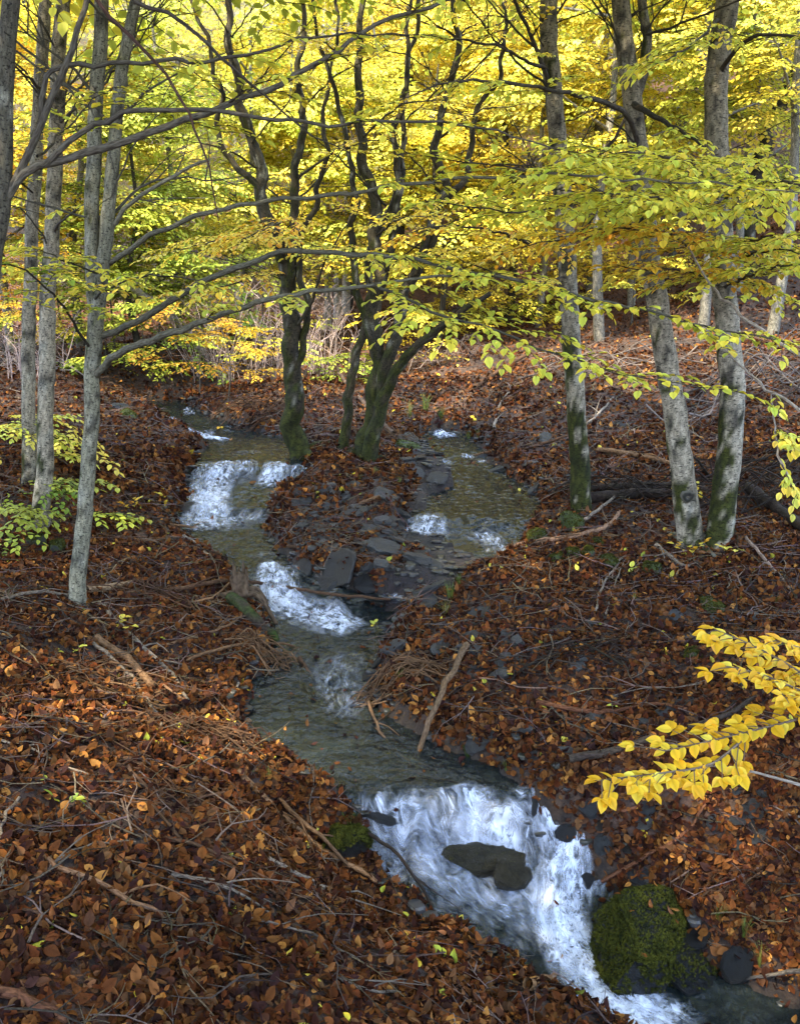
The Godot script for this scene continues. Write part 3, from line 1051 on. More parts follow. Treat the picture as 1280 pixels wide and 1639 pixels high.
func near_trees() -> void:
	var pale := Color(.36, .33, .265)
	var green_grey := Color(.20, .20, .155)
	var dark := Color(.060, .052, .034)
	var lv: Leaves

	# --- right bank
	var t := trunk_base("beech_tree", 930, 812)
	var d := -t.position.z
	tag(t, "pale beech with moss-blackened foot, alone behind the fallen branches on the far bank", "tree", "grey beeches beside the brook")
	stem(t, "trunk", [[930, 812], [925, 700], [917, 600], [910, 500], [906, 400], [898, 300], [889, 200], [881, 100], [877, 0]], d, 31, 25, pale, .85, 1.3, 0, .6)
	lv = Leaves.new()
	bough(t, lv, [pt(880, 112, d), pt(830, 92, d - .6), pt(790, 72, d - 1.0), pt(700, 60, d - 1.4), pt(640, 57, d - 1.8)], .016, .004, .35, .3, .5, FRESH + LIME + YELLOW)
	bough(t, lv, [pt(884, 150, d), pt(850, 60, d - .2), pt(810, -20, d - .4)], .022, .012, .6, .35, .5, YELLOW)
	bough(t, lv, [pt(905, 400, d), pt(860, 395, d - .7), pt(800, 372, d - 1.3), pt(720, 360, d - 1.8), pt(660, 372, d - 2.0)], .016, .004, .25, .16, .6, YELLOW + AMBER)
	bough(t, lv, [pt(908, 440, d), pt(860, 455, d - .4), pt(800, 440, d - .9), pt(740, 418, d - 1.3)], .012, .004, .25, .18, .6, YELLOW)
	bough(t, lv, [pt(897, 290, d), pt(960, 250, d - .4), pt(1010, 170, d - .6), pt(1030, 60, d - .8)], .018, .007, .5, .25, .5, FRESH)
	bare_limbs(t, [[906, 400], [898, 300], [889, 200], [884, 150], [881, 100], [878, 40]], 14, d, Color(.05, .045, .035))
	hang_leaves(t, lv, 120)
	crown(t, Vector3(t.position.x - .3, 7.4, t.position.z - .3), Vector3(2.6, 2.2, 2.4), 90, FRESH + LIME + YELLOW)

	t = trunk_base("beech_tree", 1105, 872)
	d = -t.position.z
	tag(t, "pale beech leaning toward the brook with an eye-shaped knot low on its trunk", "tree", "grey beeches beside the brook")
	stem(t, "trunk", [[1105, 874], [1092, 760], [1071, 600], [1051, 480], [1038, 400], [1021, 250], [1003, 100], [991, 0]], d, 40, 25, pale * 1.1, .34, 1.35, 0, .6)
	stem(t, "trunk", [[1010, 175], [1028, 120], [1034, 60], [1025, 0]], d, 16, 12, pale * .5, .3, 1.0, 0, 0, 2.0)
	knot(t, pt(1100, 796, d - .120), .038)
	lv = Leaves.new()
	bough(t, lv, [pt(1021, 240, d), pt(1000, 182, d - .3), pt(920, 152, d - .8), pt(850, 138, d - 1.2), pt(790, 130, d - 1.5), pt(720, 132, d - 1.7), pt(640, 160, d - 1.9)], .022, .004, .4, .22, .5, FRESH + LIME)
	bough(t, lv, [pt(1010, 165, d), pt(1050, 186, d - .4), pt(1088, 210, d - .8), pt(1125, 236, d - 1.1)], .026, .006, .6, .12, .4, FRESH, Color(.03, .027, .02))
	bough(t, lv, [pt(1022, 260, d), pt(985, 262, 6.3), pt(930, 266, 5.6), pt(860, 272, 5.1), pt(730, 258, 4.9)], .016, .003, .12, .085, .62, FRESH)
	bough(t, lv, [pt(1030, 330, d), pt(980, 322, 6.2), pt(900, 330, 5.5), pt(830, 338, 5.1), pt(740, 330, 4.9)], .014, .003, .15, .10, .6, FRESH + LIME)
	bough(t, lv, [pt(1036, 380, d), pt(990, 372, 6.6), pt(930, 378, 6.1), pt(850, 392, 5.9)], .012, .003, .2, .11, .55, YELLOW + AMBER)
	bare_limbs(t, [[1038, 400], [1021, 250], [1010, 160], [1003, 100], [995, 40], [1030, 60]], 10, d, Color(.05, .045, .035))
	hang_leaves(t, lv, 260)
	crown(t, Vector3(t.position.x - .9, 6.9, t.position.z + .4), Vector3(2.8, 1.9, 2.6), 260, FRESH + LIME + YELLOW)

	t = trunk_base("beech_tree", 1150, 866)
	d = -t.position.z
	tag(t, "stout pale beech with a dark mossy seam, upright behind the leaning knotted beech", "tree", "grey beeches beside the brook")
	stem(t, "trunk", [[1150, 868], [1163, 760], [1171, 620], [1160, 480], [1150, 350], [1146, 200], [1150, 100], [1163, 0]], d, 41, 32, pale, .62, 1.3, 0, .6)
	lv = Leaves.new()
	bough(t, lv, [pt(1150, 260, d), pt(1120, 262, 6.4), pt(1060, 250, 5.7), pt(960, 240, 5.2)], .016, .003, .2, .09, .7, FRESH)
	bough(t, lv, [pt(1150, 330, d), pt(1180, 300, 6.4), pt(1230, 290, 5.6), pt(1300, 300, 5.0)], .016, .004, .2, .09, .7, FRESH)
	bough(t, lv, [pt(1152, 350, d), pt(1110, 330, 6.3), pt(1050, 318, 5.4), pt(960, 305, 4.9)], .014, .003, .2, .085, .7, FRESH)
	bough(t, lv, [pt(1152, 390, d), pt(1190, 385, 6.6), pt(1250, 378, 6.0), pt(1310, 385, 5.6)], .014, .003, .15, .10, .65, FRESH + LIME + YELLOW)
	bough(t, lv, [pt(1155, 400, d), pt(1110, 398, 6.8), pt(1060, 372, 6.2), pt(980, 366, 5.8)], .012, .003, .2, .08, .7, AMBER + YELLOW)
	bough(t, lv, [pt(1155, 420, d), pt(1190, 410, 6.9), pt(1240, 400, 6.4), pt(1300, 410, 6.0)], .012, .003, .15, .09, .65, FRESH + LIME + YELLOW)
	bough(t, lv, [pt(1156, 440, d), pt(1120, 440, 7.0), pt(1080, 432, 6.5), pt(1010, 430, 6.2)], .012, .003, .2, .09, .6, YELLOW + AMBER)
	bough(t, lv, [pt(1158, 460, d), pt(1200, 440, 6.5), pt(1250, 425, 5.8), pt(1310, 430, 5.3)], .012, .003, .15, .11, .55, FRESH)
	bough(t, lv, [pt(1150, 120, d), pt(1200, 60, d - .5), pt(1290, 60, d - 1.0)], .02, .006, .4, .2, .6, FRESH + GREEN)
	bough(t, lv, [pt(1150, 30, d), pt(1120, 60, d - .9), pt(1060, 100, d - 1.6)], .014, .004, .3, .15, .6, FRESH)
	hang_leaves(t, lv, 300)
	crown(t, Vector3(t.position.x + .6, 7.0, t.position.z + .2), Vector3(2.8, 2.0, 2.8), 260, FRESH + LIME)

	# --- left bank
	t = trunk_base("beech_tree", 124, 968)
	d = -t.position.z
	tag(t, "slim lichen-grey beech forking low, nearest of the three on the near bank", "tree", "grey beeches beside the brook")
	stem(t, "trunk", [[124, 970], [130, 880], [140, 760], [147, 620], [150, 560], [150, 480], [147, 380], [149, 300], [156, 150], [166, 0]], d, 26, 20, green_grey * 1.25, .12, 1.3, 0, .3)
	stem(t, "trunk", [[149, 590], [156, 500], [162, 430], [173, 350], [185, 200], [206, 60], [216, 0]], d - .02, 24, 15, green_grey, .2, 1.0, 0, .2)
	lv = Leaves.new()
	var limb := Color(.115, .11, .08)
	bough(t, lv, [pt(152, 603, d), pt(190, 565, 6.3), pt(230, 548, 6.1), pt(290, 527, 5.9), pt(350, 505, 5.8), pt(435, 480, 5.6), pt(500, 466, 5.5), pt(640, 450, 5.3), pt(720, 442, 5.2)], .026, .006, .30, .30, .5, FRESH + LIME, limb)
	bough(t, lv, [pt(600, 454, 5.35), pt(690, 498, 5.1), pt(770, 522, 5.0), pt(860, 556, 4.9), pt(930, 581, 4.85), pt(1010, 602, 4.8), pt(1140, 622, 4.75)], .009, .002, .05, .06, .46, FRESH, limb * .6)
	bough(t, lv, [pt(158, 540, d), pt(235, 505, 6.3), pt(300, 466, 6.2), pt(375, 430, 6.1), pt(450, 403, 6.0), pt(540, 405, 5.8), pt(640, 413, 5.6), pt(740, 432, 5.4), pt(830, 450, 5.2), pt(980, 486, 5.1), pt(1150, 527, 5.0), pt(1290, 552, 4.9)], .022, .003, .46, .06, .56, FRESH, limb * .8)
	bough(t, lv, [pt(174, 422, d), pt(240, 378, 6.2), pt(300, 352, 6.0), pt(430, 320, 5.7), pt(520, 315, 5.5), pt(640, 296, 5.3), pt(800, 283, 5.1), pt(900, 280, 5.0), pt(1000, 287, 4.9), pt(1140, 295, 4.8), pt(1290, 310, 4.7)], .017, .003, .50, .13, .5, FRESH, limb)
	bough(t, lv, [pt(178, 365, d), pt(215, 322, 6.4), pt(260, 290, 6.3), pt(335, 256, 6.2)], .016, .009, .9, 0, .4, FRESH, limb * 1.3)
	bough(t, lv, [pt(146, 560, d), pt(118, 515, 6.2), pt(85, 470, 5.9), pt(40, 432, 5.6), pt(-20, 420, 5.4)], .010, .003, .35, .09, .55, FRESH + GREEN, limb * .4)
	bough(t, lv, [pt(150, 480, d), pt(190, 455, 6.0), pt(260, 440, 5.8), pt(330, 455, 5.6)], .009, .003, .3, .13, .45, FRESH + LIME + YELLOW, limb * .5)
	bough(t, lv, [pt(160, 440, d), pt(110, 418, 6.0), pt(60, 400, 5.6)], .008, .002, .2, .12, .45, FRESH, limb * .5)
	bare_limbs(t, [[160, 430], [173, 350], [185, 200], [156, 150], [149, 300], [206, 60]], 10, d, Color(.08, .075, .06))
	hang_leaves(t, lv, 300)
	crown(t, Vector3(t.position.x + .4, 6.3, t.position.z), Vector3(2.2, 1.7, 2.0), 170, FRESH + LIME)

	t = trunk_base("beech_tree", 66, 842)
	d = -t.position.z
	tag(t, "slim pale beech with black scars, standing over the mossy roots of the near bank", "tree", "grey beeches beside the brook")
	stem(t, "trunk", [[66, 844], [73, 700], [77, 500], [82, 400], [88, 250], [95, 100], [101, 0]], d, 27, 20, pale * .95, .38, 1.6, 0, .4)
	lv = Leaves.new()
	bough(t, lv, [pt(84, 370, d), pt(130, 330, d - .6), pt(200, 318, d - 1.0), pt(270, 330, d - 1.4)], .010, .003, .3, .2, .5, FRESH + LIME + YELLOW)
	bough(t, lv, [pt(90, 200, d), pt(150, 150, d - .3), pt(210, 80, d - .6), pt(260, 10, d - .8)], .012, .004, .4, .25, .5, YELLOW)
	bough(t, lv, [pt(92, 160, d), pt(40, 120, d - .5), pt(-20, 60, d - .8)], .012, .004, .3, .2, .5, YELLOW + AMBER)
	bare_limbs(t, [[82, 400], [88, 250], [95, 100], [92, 180]], 8, d, Color(.06, .055, .045))
	hang_leaves(t, lv, 60)
	crown(t, Vector3(t.position.x + .3, 7.6, t.position.z - .4), Vector3(2.4, 2.2, 2.2), 170, FRESH + LIME + YELLOW)

	t = trunk_base("beech_tree", 47, 772)
	d = -t.position.z
	tag(t, "thin straight grey beech just behind the black-scarred beech, farthest back of the three", "tree", "grey beeches beside the brook")
	stem(t, "trunk", [[47, 774], [46, 600], [49, 450], [55, 300], [63, 150], [73, 0]], d, 22, 18, pale * .85, .2, 1.3, 0, .4)
	lv = Leaves.new()
	bough(t, lv, [pt(55, 310, d), pt(20, 280, d - .4), pt(-30, 260, d - .8)], .010, .003, .3, .2, .5, FRESH)
	bough(t, lv, [pt(60, 200, d), pt(100, 150, d - .3), pt(130, 60, d - .5)], .012, .004, .4, .25, .5, AMBER + YELLOW)
	hang_leaves(t, lv, 30)
	crown(t, Vector3(t.position.x - .6, 7.9, t.position.z - .8), Vector3(2.6, 2.2, 2.4), 170, FRESH + LIME + YELLOW)

	t = trunk_base("beech_tree", -75, 1160)
	d = -t.position.z
	tag(t, "dark beech at the picture's edge whose long limb sweeps up over the brook", "tree", "grey beeches beside the brook")
	stem(t, "trunk", [[-75, 1162], [-58, 900], [-38, 650], [-16, 450], [0, 330], [6, 200], [6, 100], [16, 0]], d, 40, 24, Color(.10, .095, .075), .4, 1.4, 0, .2)
	lv = Leaves.new()
	var grey := Color(.095, .085, .066)
	bough(t, lv, [pt(-2, 345, d), pt(30, 292, d), pt(62, 266, d), pt(170, 236, d + .1), pt(300, 192, d + .2), pt(420, 146, d + .3), pt(520, 96, d + .4), pt(600, 40, d + .5), pt(715, 2, d + .6), pt(800, -30, d + .7)], .020, .007, .36, .26, .5, FRESH + LIME, grey)
	bough(t, lv, [pt(20, 300, d), pt(42, 262, d), pt(64, 200, d), pt(95, 130, d), pt(125, 50, d), pt(142, -12, d)], .019, .012, .9, 0, .5, FRESH, grey * .8)
	bough(t, lv, [pt(70, 265, d), pt(110, 228, d), pt(150, 203, d), pt(200, 182, d), pt(280, 175, d), pt(330, 175, d), pt(390, 182, d), pt(470, 192, d + .1), pt(530, 200, d + .1), pt(640, 193, d + .1), pt(740, 200, d + .1), pt(820, 218, d + .1), pt(905, 242, d + .1)], .014, .003, .5, .22, .4, FRESH + LIME, grey * .9)
	bough(t, lv, [pt(66, 190, d), pt(75, 125, d), pt(105, 106, d), pt(150, 107, d), pt(200, 100, d), pt(280, 95, d), pt(330, 97, d), pt(430, 82, d), pt(475, 62, d), pt(560, 56, d), pt(650, 56, d)], .013, .003, .35, .24, .4, FRESH + LIME, grey * .8)
	bough(t, lv, [pt(150, -8, d - .5), pt(210, 60, d - .5), pt(265, 120, d - .5), pt(305, 182, d - .5), pt(322, 232, d - .5), pt(342, 300, d - .5), pt(350, 354, d - .5)], .009, .002, .9, 0, .3, FRESH, Color(.07, .04, .03))
	bough(t, lv, [pt(215, 2, d - .3), pt(270, 22, d - .3), pt(330, 70, d - .3), pt(400, 130, d - .3), pt(450, 180, d - .2), pt(500, 215, d - .2), pt(560, 245, d - .2)], .009, .002, .9, 0, .3, FRESH, Color(.06, .05, .04))
	bough(t, lv, [pt(60, 250, d), pt(100, 215, d + .5), pt(150, 160, d + .9), pt(190, 140, d + 1.2)], .007, .002, .3, .10, .4, FRESH + LIME, grey * .6, .05)
	hang_leaves(t, lv, 160)
	crown(t, Vector3(t.position.x + .8, 6.2, t.position.z - .6), Vector3(2.4, 1.5, 2.2), 170, FRESH)

	# --- the dark trees on the spit between the two arms
	t = trunk_base("mossy_tree", 484, 736)
	d = -t.position.z
	tag(t, "dark crooked tree with thick moss on its foot beside the upper falls", "tree", "dark mossy trees between the arms of the brook")
	stem(t, "trunk", [[484, 737], [474, 690], [470, 640], [469, 560], [457, 450], [441, 380], [420, 300], [402, 230], [385, 170], [373, 60], [366, 0]], d, 34, 8, dark, .9, 1.5)
	stem(t, "trunk", [[461, 460], [468, 400], [471, 330], [472, 270], [480, 180], [486, 60], [480, 0]], d - .02, 17, 6, dark, .5, 1.0)
	stem(t, "trunk", [[449, 420], [420, 340], [398, 290], [360, 240], [352, 150], [330, 60]], d - .03, 12, 5, dark * .8, .4, 1.0)
	stem(t, "trunk", [[470, 600], [490, 520], [478, 430], [500, 340], [520, 250], [530, 140]], d - .05, 12, 5, dark, .5, 1.0)
	lv = Leaves.new()
	bough(t, lv, [pt(466, 540, d), pt(500, 480, d - .3), pt(520, 420, d - .5), pt(560, 350, d - .7)], .02, .006, .5, .3, .6, YELLOW, dark)
	bough(t, lv, [pt(445, 390, d), pt(400, 380, d - .8), pt(350, 385, d - 1.3), pt(290, 400, d - 1.7)], .016, .004, .15, .11, .7, YELLOW, dark)
	bough(t, lv, [pt(470, 350, d), pt(440, 360, d - .9), pt(410, 372, d - 1.5), pt(380, 392, d - 1.9)], .014, .004, .2, .12, .7, YELLOW + AMBER, dark)
	bough(t, lv, [pt(455, 440, d), pt(420, 440, d - .4), pt(370, 455, d - .8), pt(310, 470, d - 1.1)], .014, .004, .2, .12, .7, AMBER + YELLOW, dark)
	bough(t, lv, [pt(412, 270, d), pt(360, 240, d - .3), pt(300, 225, d - .7)], .014, .004, .3, .16, .7, LIME, dark)
	bough(t, lv, [pt(472, 290, d), pt(540, 240, d - .5), pt(620, 220, d - .9)], .016, .004, .3, .16, .7, YELLOW, dark)
	bough(t, lv, [pt(478, 180, d), pt(540, 120, d - .4), pt(600, 90, d - .8)], .014, .004, .3, .18, .7, YELLOW, dark)
	bough(t, lv, [pt(385, 160, d), pt(440, 100, d - .4), pt(500, 30, d - .7)], .014, .004, .3, .2, .7, YELLOW, dark)
	bare_limbs(t, [[457, 450], [441, 380], [420, 300], [402, 230], [385, 170], [471, 330], [480, 180], [373, 60]], 14, d, dark * .7)
	hang_leaves(t, lv, 100)
	crown(t, Vector3(t.position.x - .3, 8.4, t.position.z - .6), Vector3(2.8, 2.2, 2.6), 30, YELLOW)

	t = trunk_base("mossy_tree", 580, 730)
	d = -t.position.z
	tag(t, "dark tree of several mossy stems spreading from one stool at the head of the spit", "tree", "dark mossy trees between the arms of the brook")
	stem(t, "trunk", [[582, 731], [597, 650], [603, 560], [600, 480], [600, 400], [592, 300], [578, 200], [570, 100], [575, 0]], d, 30, 7, dark * 1.2, .9, 1.55)
	stem(t, "trunk", [[594, 715], [616, 590], [640, 505], [678, 402], [708, 312], [699, 240], [718, 150], [732, 60], [728, 0]], d - .1, 24, 6, dark, .7, 1.2)
	stem(t, "trunk", [[606, 650], [640, 582], [690, 532], [722, 512], [790, 470]], d - .12, 20, 7, dark, .5, 1.0, -.15, 0, 0.0)
	stem(t, "trunk", [[548, 722], [556, 640], [574, 545], [590, 470], [604, 380], [640, 280], [650, 180]], d + .1, 17, 7, dark * 1.5, .5, 1.2)
	stem(t, "trunk", [[600, 560], [575, 470], [560, 380], [566, 290], [545, 200], [520, 90]], d - .05, 14, 5, dark, .4, 1.0)
	stem(t, "trunk", [[606, 470], [622, 390], [640, 330], [632, 240], [650, 130], [655, 30]], d - .03, 15, 5, dark * .9, .4, 1.0)
	stem(t, "trunk", [[676, 405], [690, 350], [740, 280], [765, 190], [800, 110], [806, 20]], d - .14, 12, 4, dark * .9, .3, 1.0)
	lv = Leaves.new()
	bough(t, lv, [pt(600, 430, d), pt(560, 400, d - .7), pt(500, 392, d - 1.3)], .014, .004, .25, .14, .7, YELLOW + LIME, dark)
	bough(t, lv, [pt(668, 425, d), pt(720, 400, d - .5), pt(780, 395, d - 1.0)], .014, .004, .2, .13, .7, YELLOW, dark)
	bough(t, lv, [pt(705, 330, d), pt(760, 315, d - .5), pt(820, 330, d - .9)], .014, .004, .2, .13, .7, YELLOW, dark)
	bough(t, lv, [pt(600, 380, d), pt(640, 350, d - .8), pt(690, 345, d - 1.4)], .014, .004, .25, .13, .7, YELLOW, dark)
	bough(t, lv, [pt(580, 220, d), pt(640, 170, d - .4), pt(700, 160, d - .8)], .014, .004, .3, .16, .7, YELLOW, dark)
	bough(t, lv, [pt(705, 220, d), pt(760, 180, d - .3), pt(820, 170, d - .6)], .014, .004, .3, .16, .7, YELLOW, dark)
	bough(t, lv, [pt(725, 100, d), pt(770, 60, d - .3), pt(830, 40, d - .6)], .012, .004, .3, .18, .7, YELLOW, dark)
	bough(t, lv, [pt(572, 110, d), pt(520, 70, d - .3), pt(470, 60, d - .5)], .012, .004, .3, .18, .7, YELLOW, dark)
	bare_limbs(t, [[600, 450], [592, 300], [578, 200], [678, 402], [708, 312], [699, 240], [718, 150], [732, 60], [620, 330], [645, 200]], 16, d, dark * .7)
	hang_leaves(t, lv, 100)
	crown(t, Vector3(t.position.x + .5, 8.6, t.position.z - .5), Vector3(3.0, 2.2, 2.6), 30, YELLOW)

	t = base("leaning_tree", ground(1195, 452))
	d = -t.position.z
	tag(t, "dark trunk leaning outward on the slope behind the stout beech", "tree")
	stem(t, "trunk", [[1193, 454], [1203, 320], [1228, 208], [1258, 150], [1296, 90]], d, 24, 22, dark, .6, 1.2)

func bare_limbs(t: Node3D, from: Array, n: int, d: float, col: Color) -> void:      # thin bare limbs spreading in the gaps between the leaves
	for k in n:
		var a: Array = pick(from)
		var s := pt(a[0], a[1], d)
		var sx := 1.0 if k % 2 else -1.0
		var l := rnd(.8, 1.9)
		var e := s + Vector3(sx * rnd(.4, 1.0), rnd(.15, .9), rnd(-.5, .9)) * l
		var m := MB.new()
		var p := curve([s, s.lerp(e, .45) + Vector3(rnd(-.1, .1), rnd(-.08, .16), 0), e], .10)
		for i in p.size(): p[i] += Vector3(nz.get_noise_2d(i * 4.0, k * 9.0), nz.get_noise_2d(i * 4.0, k * 9.0 + 60), 0) * .03 - t.position
		var r := rnd(.006, .013)
		tube(m, p, radii(p.size(), r, .002), 6, col)
		for j in 5:
			var i := 2 + rng.randi() % maxi(1, p.size() - 3)
			var f := Vector3(sx * rnd(-.3, 1), rnd(-.1, 1), rnd(-.7, .7)).normalized() * l * rnd(.2, .45)
			var q := curve([p[i], p[i] + f * .5 + Vector3(rnd(-.04, .04), rnd(-.03, .05), 0), p[i] + f], .1)
			tube(m, q, radii(q.size(), r * .5, .0015), 4, col)
		build("branch", m.mesh(), m_wood, t)

func knot(root: Node3D, at: Vector3, r: float) -> void:
	var m := MB.new()
	for i in 9:                                                    # an old branch scar: a raised ring round a hollow
		var a := float(i) / 8
		var rr := r * (1.25 - a)
		var out_ := r * (.42 * sin(a * PI * .8) - .05)
		for k in 15:
			var t := TAU * k / 14
			var wob := 1.0 + .28 * nz.get_noise_2d(cos(t) * 1.3 + 7, sin(t) * 1.3)
			m.v.append(Vector3(cos(t) * rr * 1.35 * wob, (sin(t) + .25 * absf(cos(t))) * rr * wob, out_))
			m.c.append(Color(.07, .066, .05).lerp(Color(.02, .019, .015), smoothstep(.2, .45, a)).lerp(Color(.06, .056, .045), smoothstep(.72, .95, a)) * (1.0 + .5 * nz.get_noise_2d(k * 1.7, i * 3.1)))
	for i in 8:
		for k in 14:
			var q := i * 15 + k
			m.quad(q, q + 1, q + 16, q + 15)
	m.smooth()
	for i in m.n.size():
		if m.n[i].z < 0: m.n[i] = -m.n[i]
	var o := build("knot", m.mesh(), m_wood, root)
	o.position = at - root.position
	o.rotation.y = at.x / at.z * -.5

func added_canopy() -> void:                         # unseen beeches added beside and behind the lens to shade the banks
	for k in [[-1.6, 4.2, 8.4, 2.6, "leaning far out over the pool"], [1.8, 4.6, 8.6, 2.6, "leaning over the pool from the far bank"], [.6, 2.4, 8.0, 2.4, "arching over the lower falls"], [-5.2, 1.0, 7.2, 3.0, "beside the lens on the near bank"], [-6.6, 4.6, 7.6, 3.2, "on the near bank abreast of the still pool"], [-3.2, -2.6, 7.4, 3.0, "behind the lens on the near bank"], [-8.4, 8.0, 8.2, 3.2, "on the near bank abreast of the stump"], [-1.0, .2, 7.6, 2.6, "overhanging the lens"], [2.8, -1.6, 7.6, 2.8, "behind the lens on the far bank"], [5.6, 3.2, 7.8, 2.8, "on the far bank beyond the yellow spray"], [-4.6, 6.6, 7.8, 2.4, "leaning over the near bank from outside the view"]]:
		var t := base("beech_tree", Vector3(k[0], gh(k[0], -k[1]) - .05, -k[1]))
		tag(t, "unseen tall grey beech %s, crown added overhead for shade" % k[4], "tree", "unseen beeches added beside and behind the lens for shade")
		var x: float = k[0] + (-1 if k[0] < 0 else 1) * maxf(2.4, 1.2 + .42 * k[1] + 1.0 - absf(k[0]))
		t.position.x = x
		var m := MB.new()
		var p := curve([Vector3.ZERO, Vector3(-(x - k[0]) * .2, 3, 0), Vector3(-(x - k[0]) * .8, 8.5, 0)], .3)
		tube(m, p, radii(p.size(), .15, .05), 12, bark_color(Color(.36, .35, .30), .3, t.position), .05)
		build("trunk", m.mesh(), m_bark, t)
		crown(t, Vector3(k[0], t.position.y + k[2], -k[1]), Vector3(k[3], 1.6, k[3]), 260 if k[1] > 2.0 and absf(k[0]) < 2.0 else 460, LIME + YELLOW)

# ---------------------------------------------------------------- trees of the slope behind
func slope_tree(x: float, d: float, tall: float, wide: float, low: float, n: int, pal: Array, bark: Color, label: String, group: String, lean := 0.0, called := "slope_tree") -> void:
	var t := base(called, Vector3(x, height(x, d) - .05, -d))
	tag(t, label, "tree", group)
	var r := tall * .0085 + .02
	var pts := [Vector3.ZERO]
	for k in 4: pts.append(Vector3(lean * (k + 1) * .25 * tall + rnd(-.15, .15), tall * .92 * (k + 1) / 4.0, rnd(-.2, .2)))
	var p := curve(pts, .35)
	var m := MB.new()
	tube(m, p, radii(p.size(), r, .012), 9, func(q, n_, a): return bark * (1.0 + .4 * nz.get_noise_3dv((q + t.position) * 2.0)), .08)
	build("trunk", m.mesh(), m_bark, t)
	var where := []; var tint := []
	var limbs := 9
	for k in limbs:
		var f := lerpf(low / tall, .95, (k + rnd(0, .8)) / limbs)
		var i := clampi(int(f * (p.size() - 1)), 0, p.size() - 2)
		var a := k * 2.4 + rnd(-.4, .4)
		var l := wide * (1.1 - f * .55) * rnd(.7, 1.15)
		var o := Vector3(cos(a), 0, sin(a))
		var tip := p[i] + o * l + Vector3(0, l * rnd(-.05, .45), 0)
		var s := curve([p[i], p[i] + o * l * .5 + Vector3(0, l * rnd(.1, .35), 0), tip], .3)
		var b := MB.new()
		tube(b, s, radii(s.size(), r * .36, .005), 5, bark * .7)
		build("branch", b.mesh(), m_wood, t)
		for c in n / limbs:
			var g := rnd(.15, 1.05)
			var q := s[mini(int(g * (s.size() - 1)), s.size() - 1)] + Vector3(rnd(-1, 1), rnd(-.35, .35), rnd(-1, 1)) * (.25 + .28 * l * g)
			where.append(Transform3D(leaf_at(q, (o + Vector3(rnd(-1, 1), rnd(-.3, .15), rnd(-1, 1))).normalized(), Vector3.UP, rnd(.9, 1.5), .32).basis, q))
			tint.append(jitter(pick(pal), .22))
	scatter("crown", pick(spray_meshes), m_spray, where, tint, t)

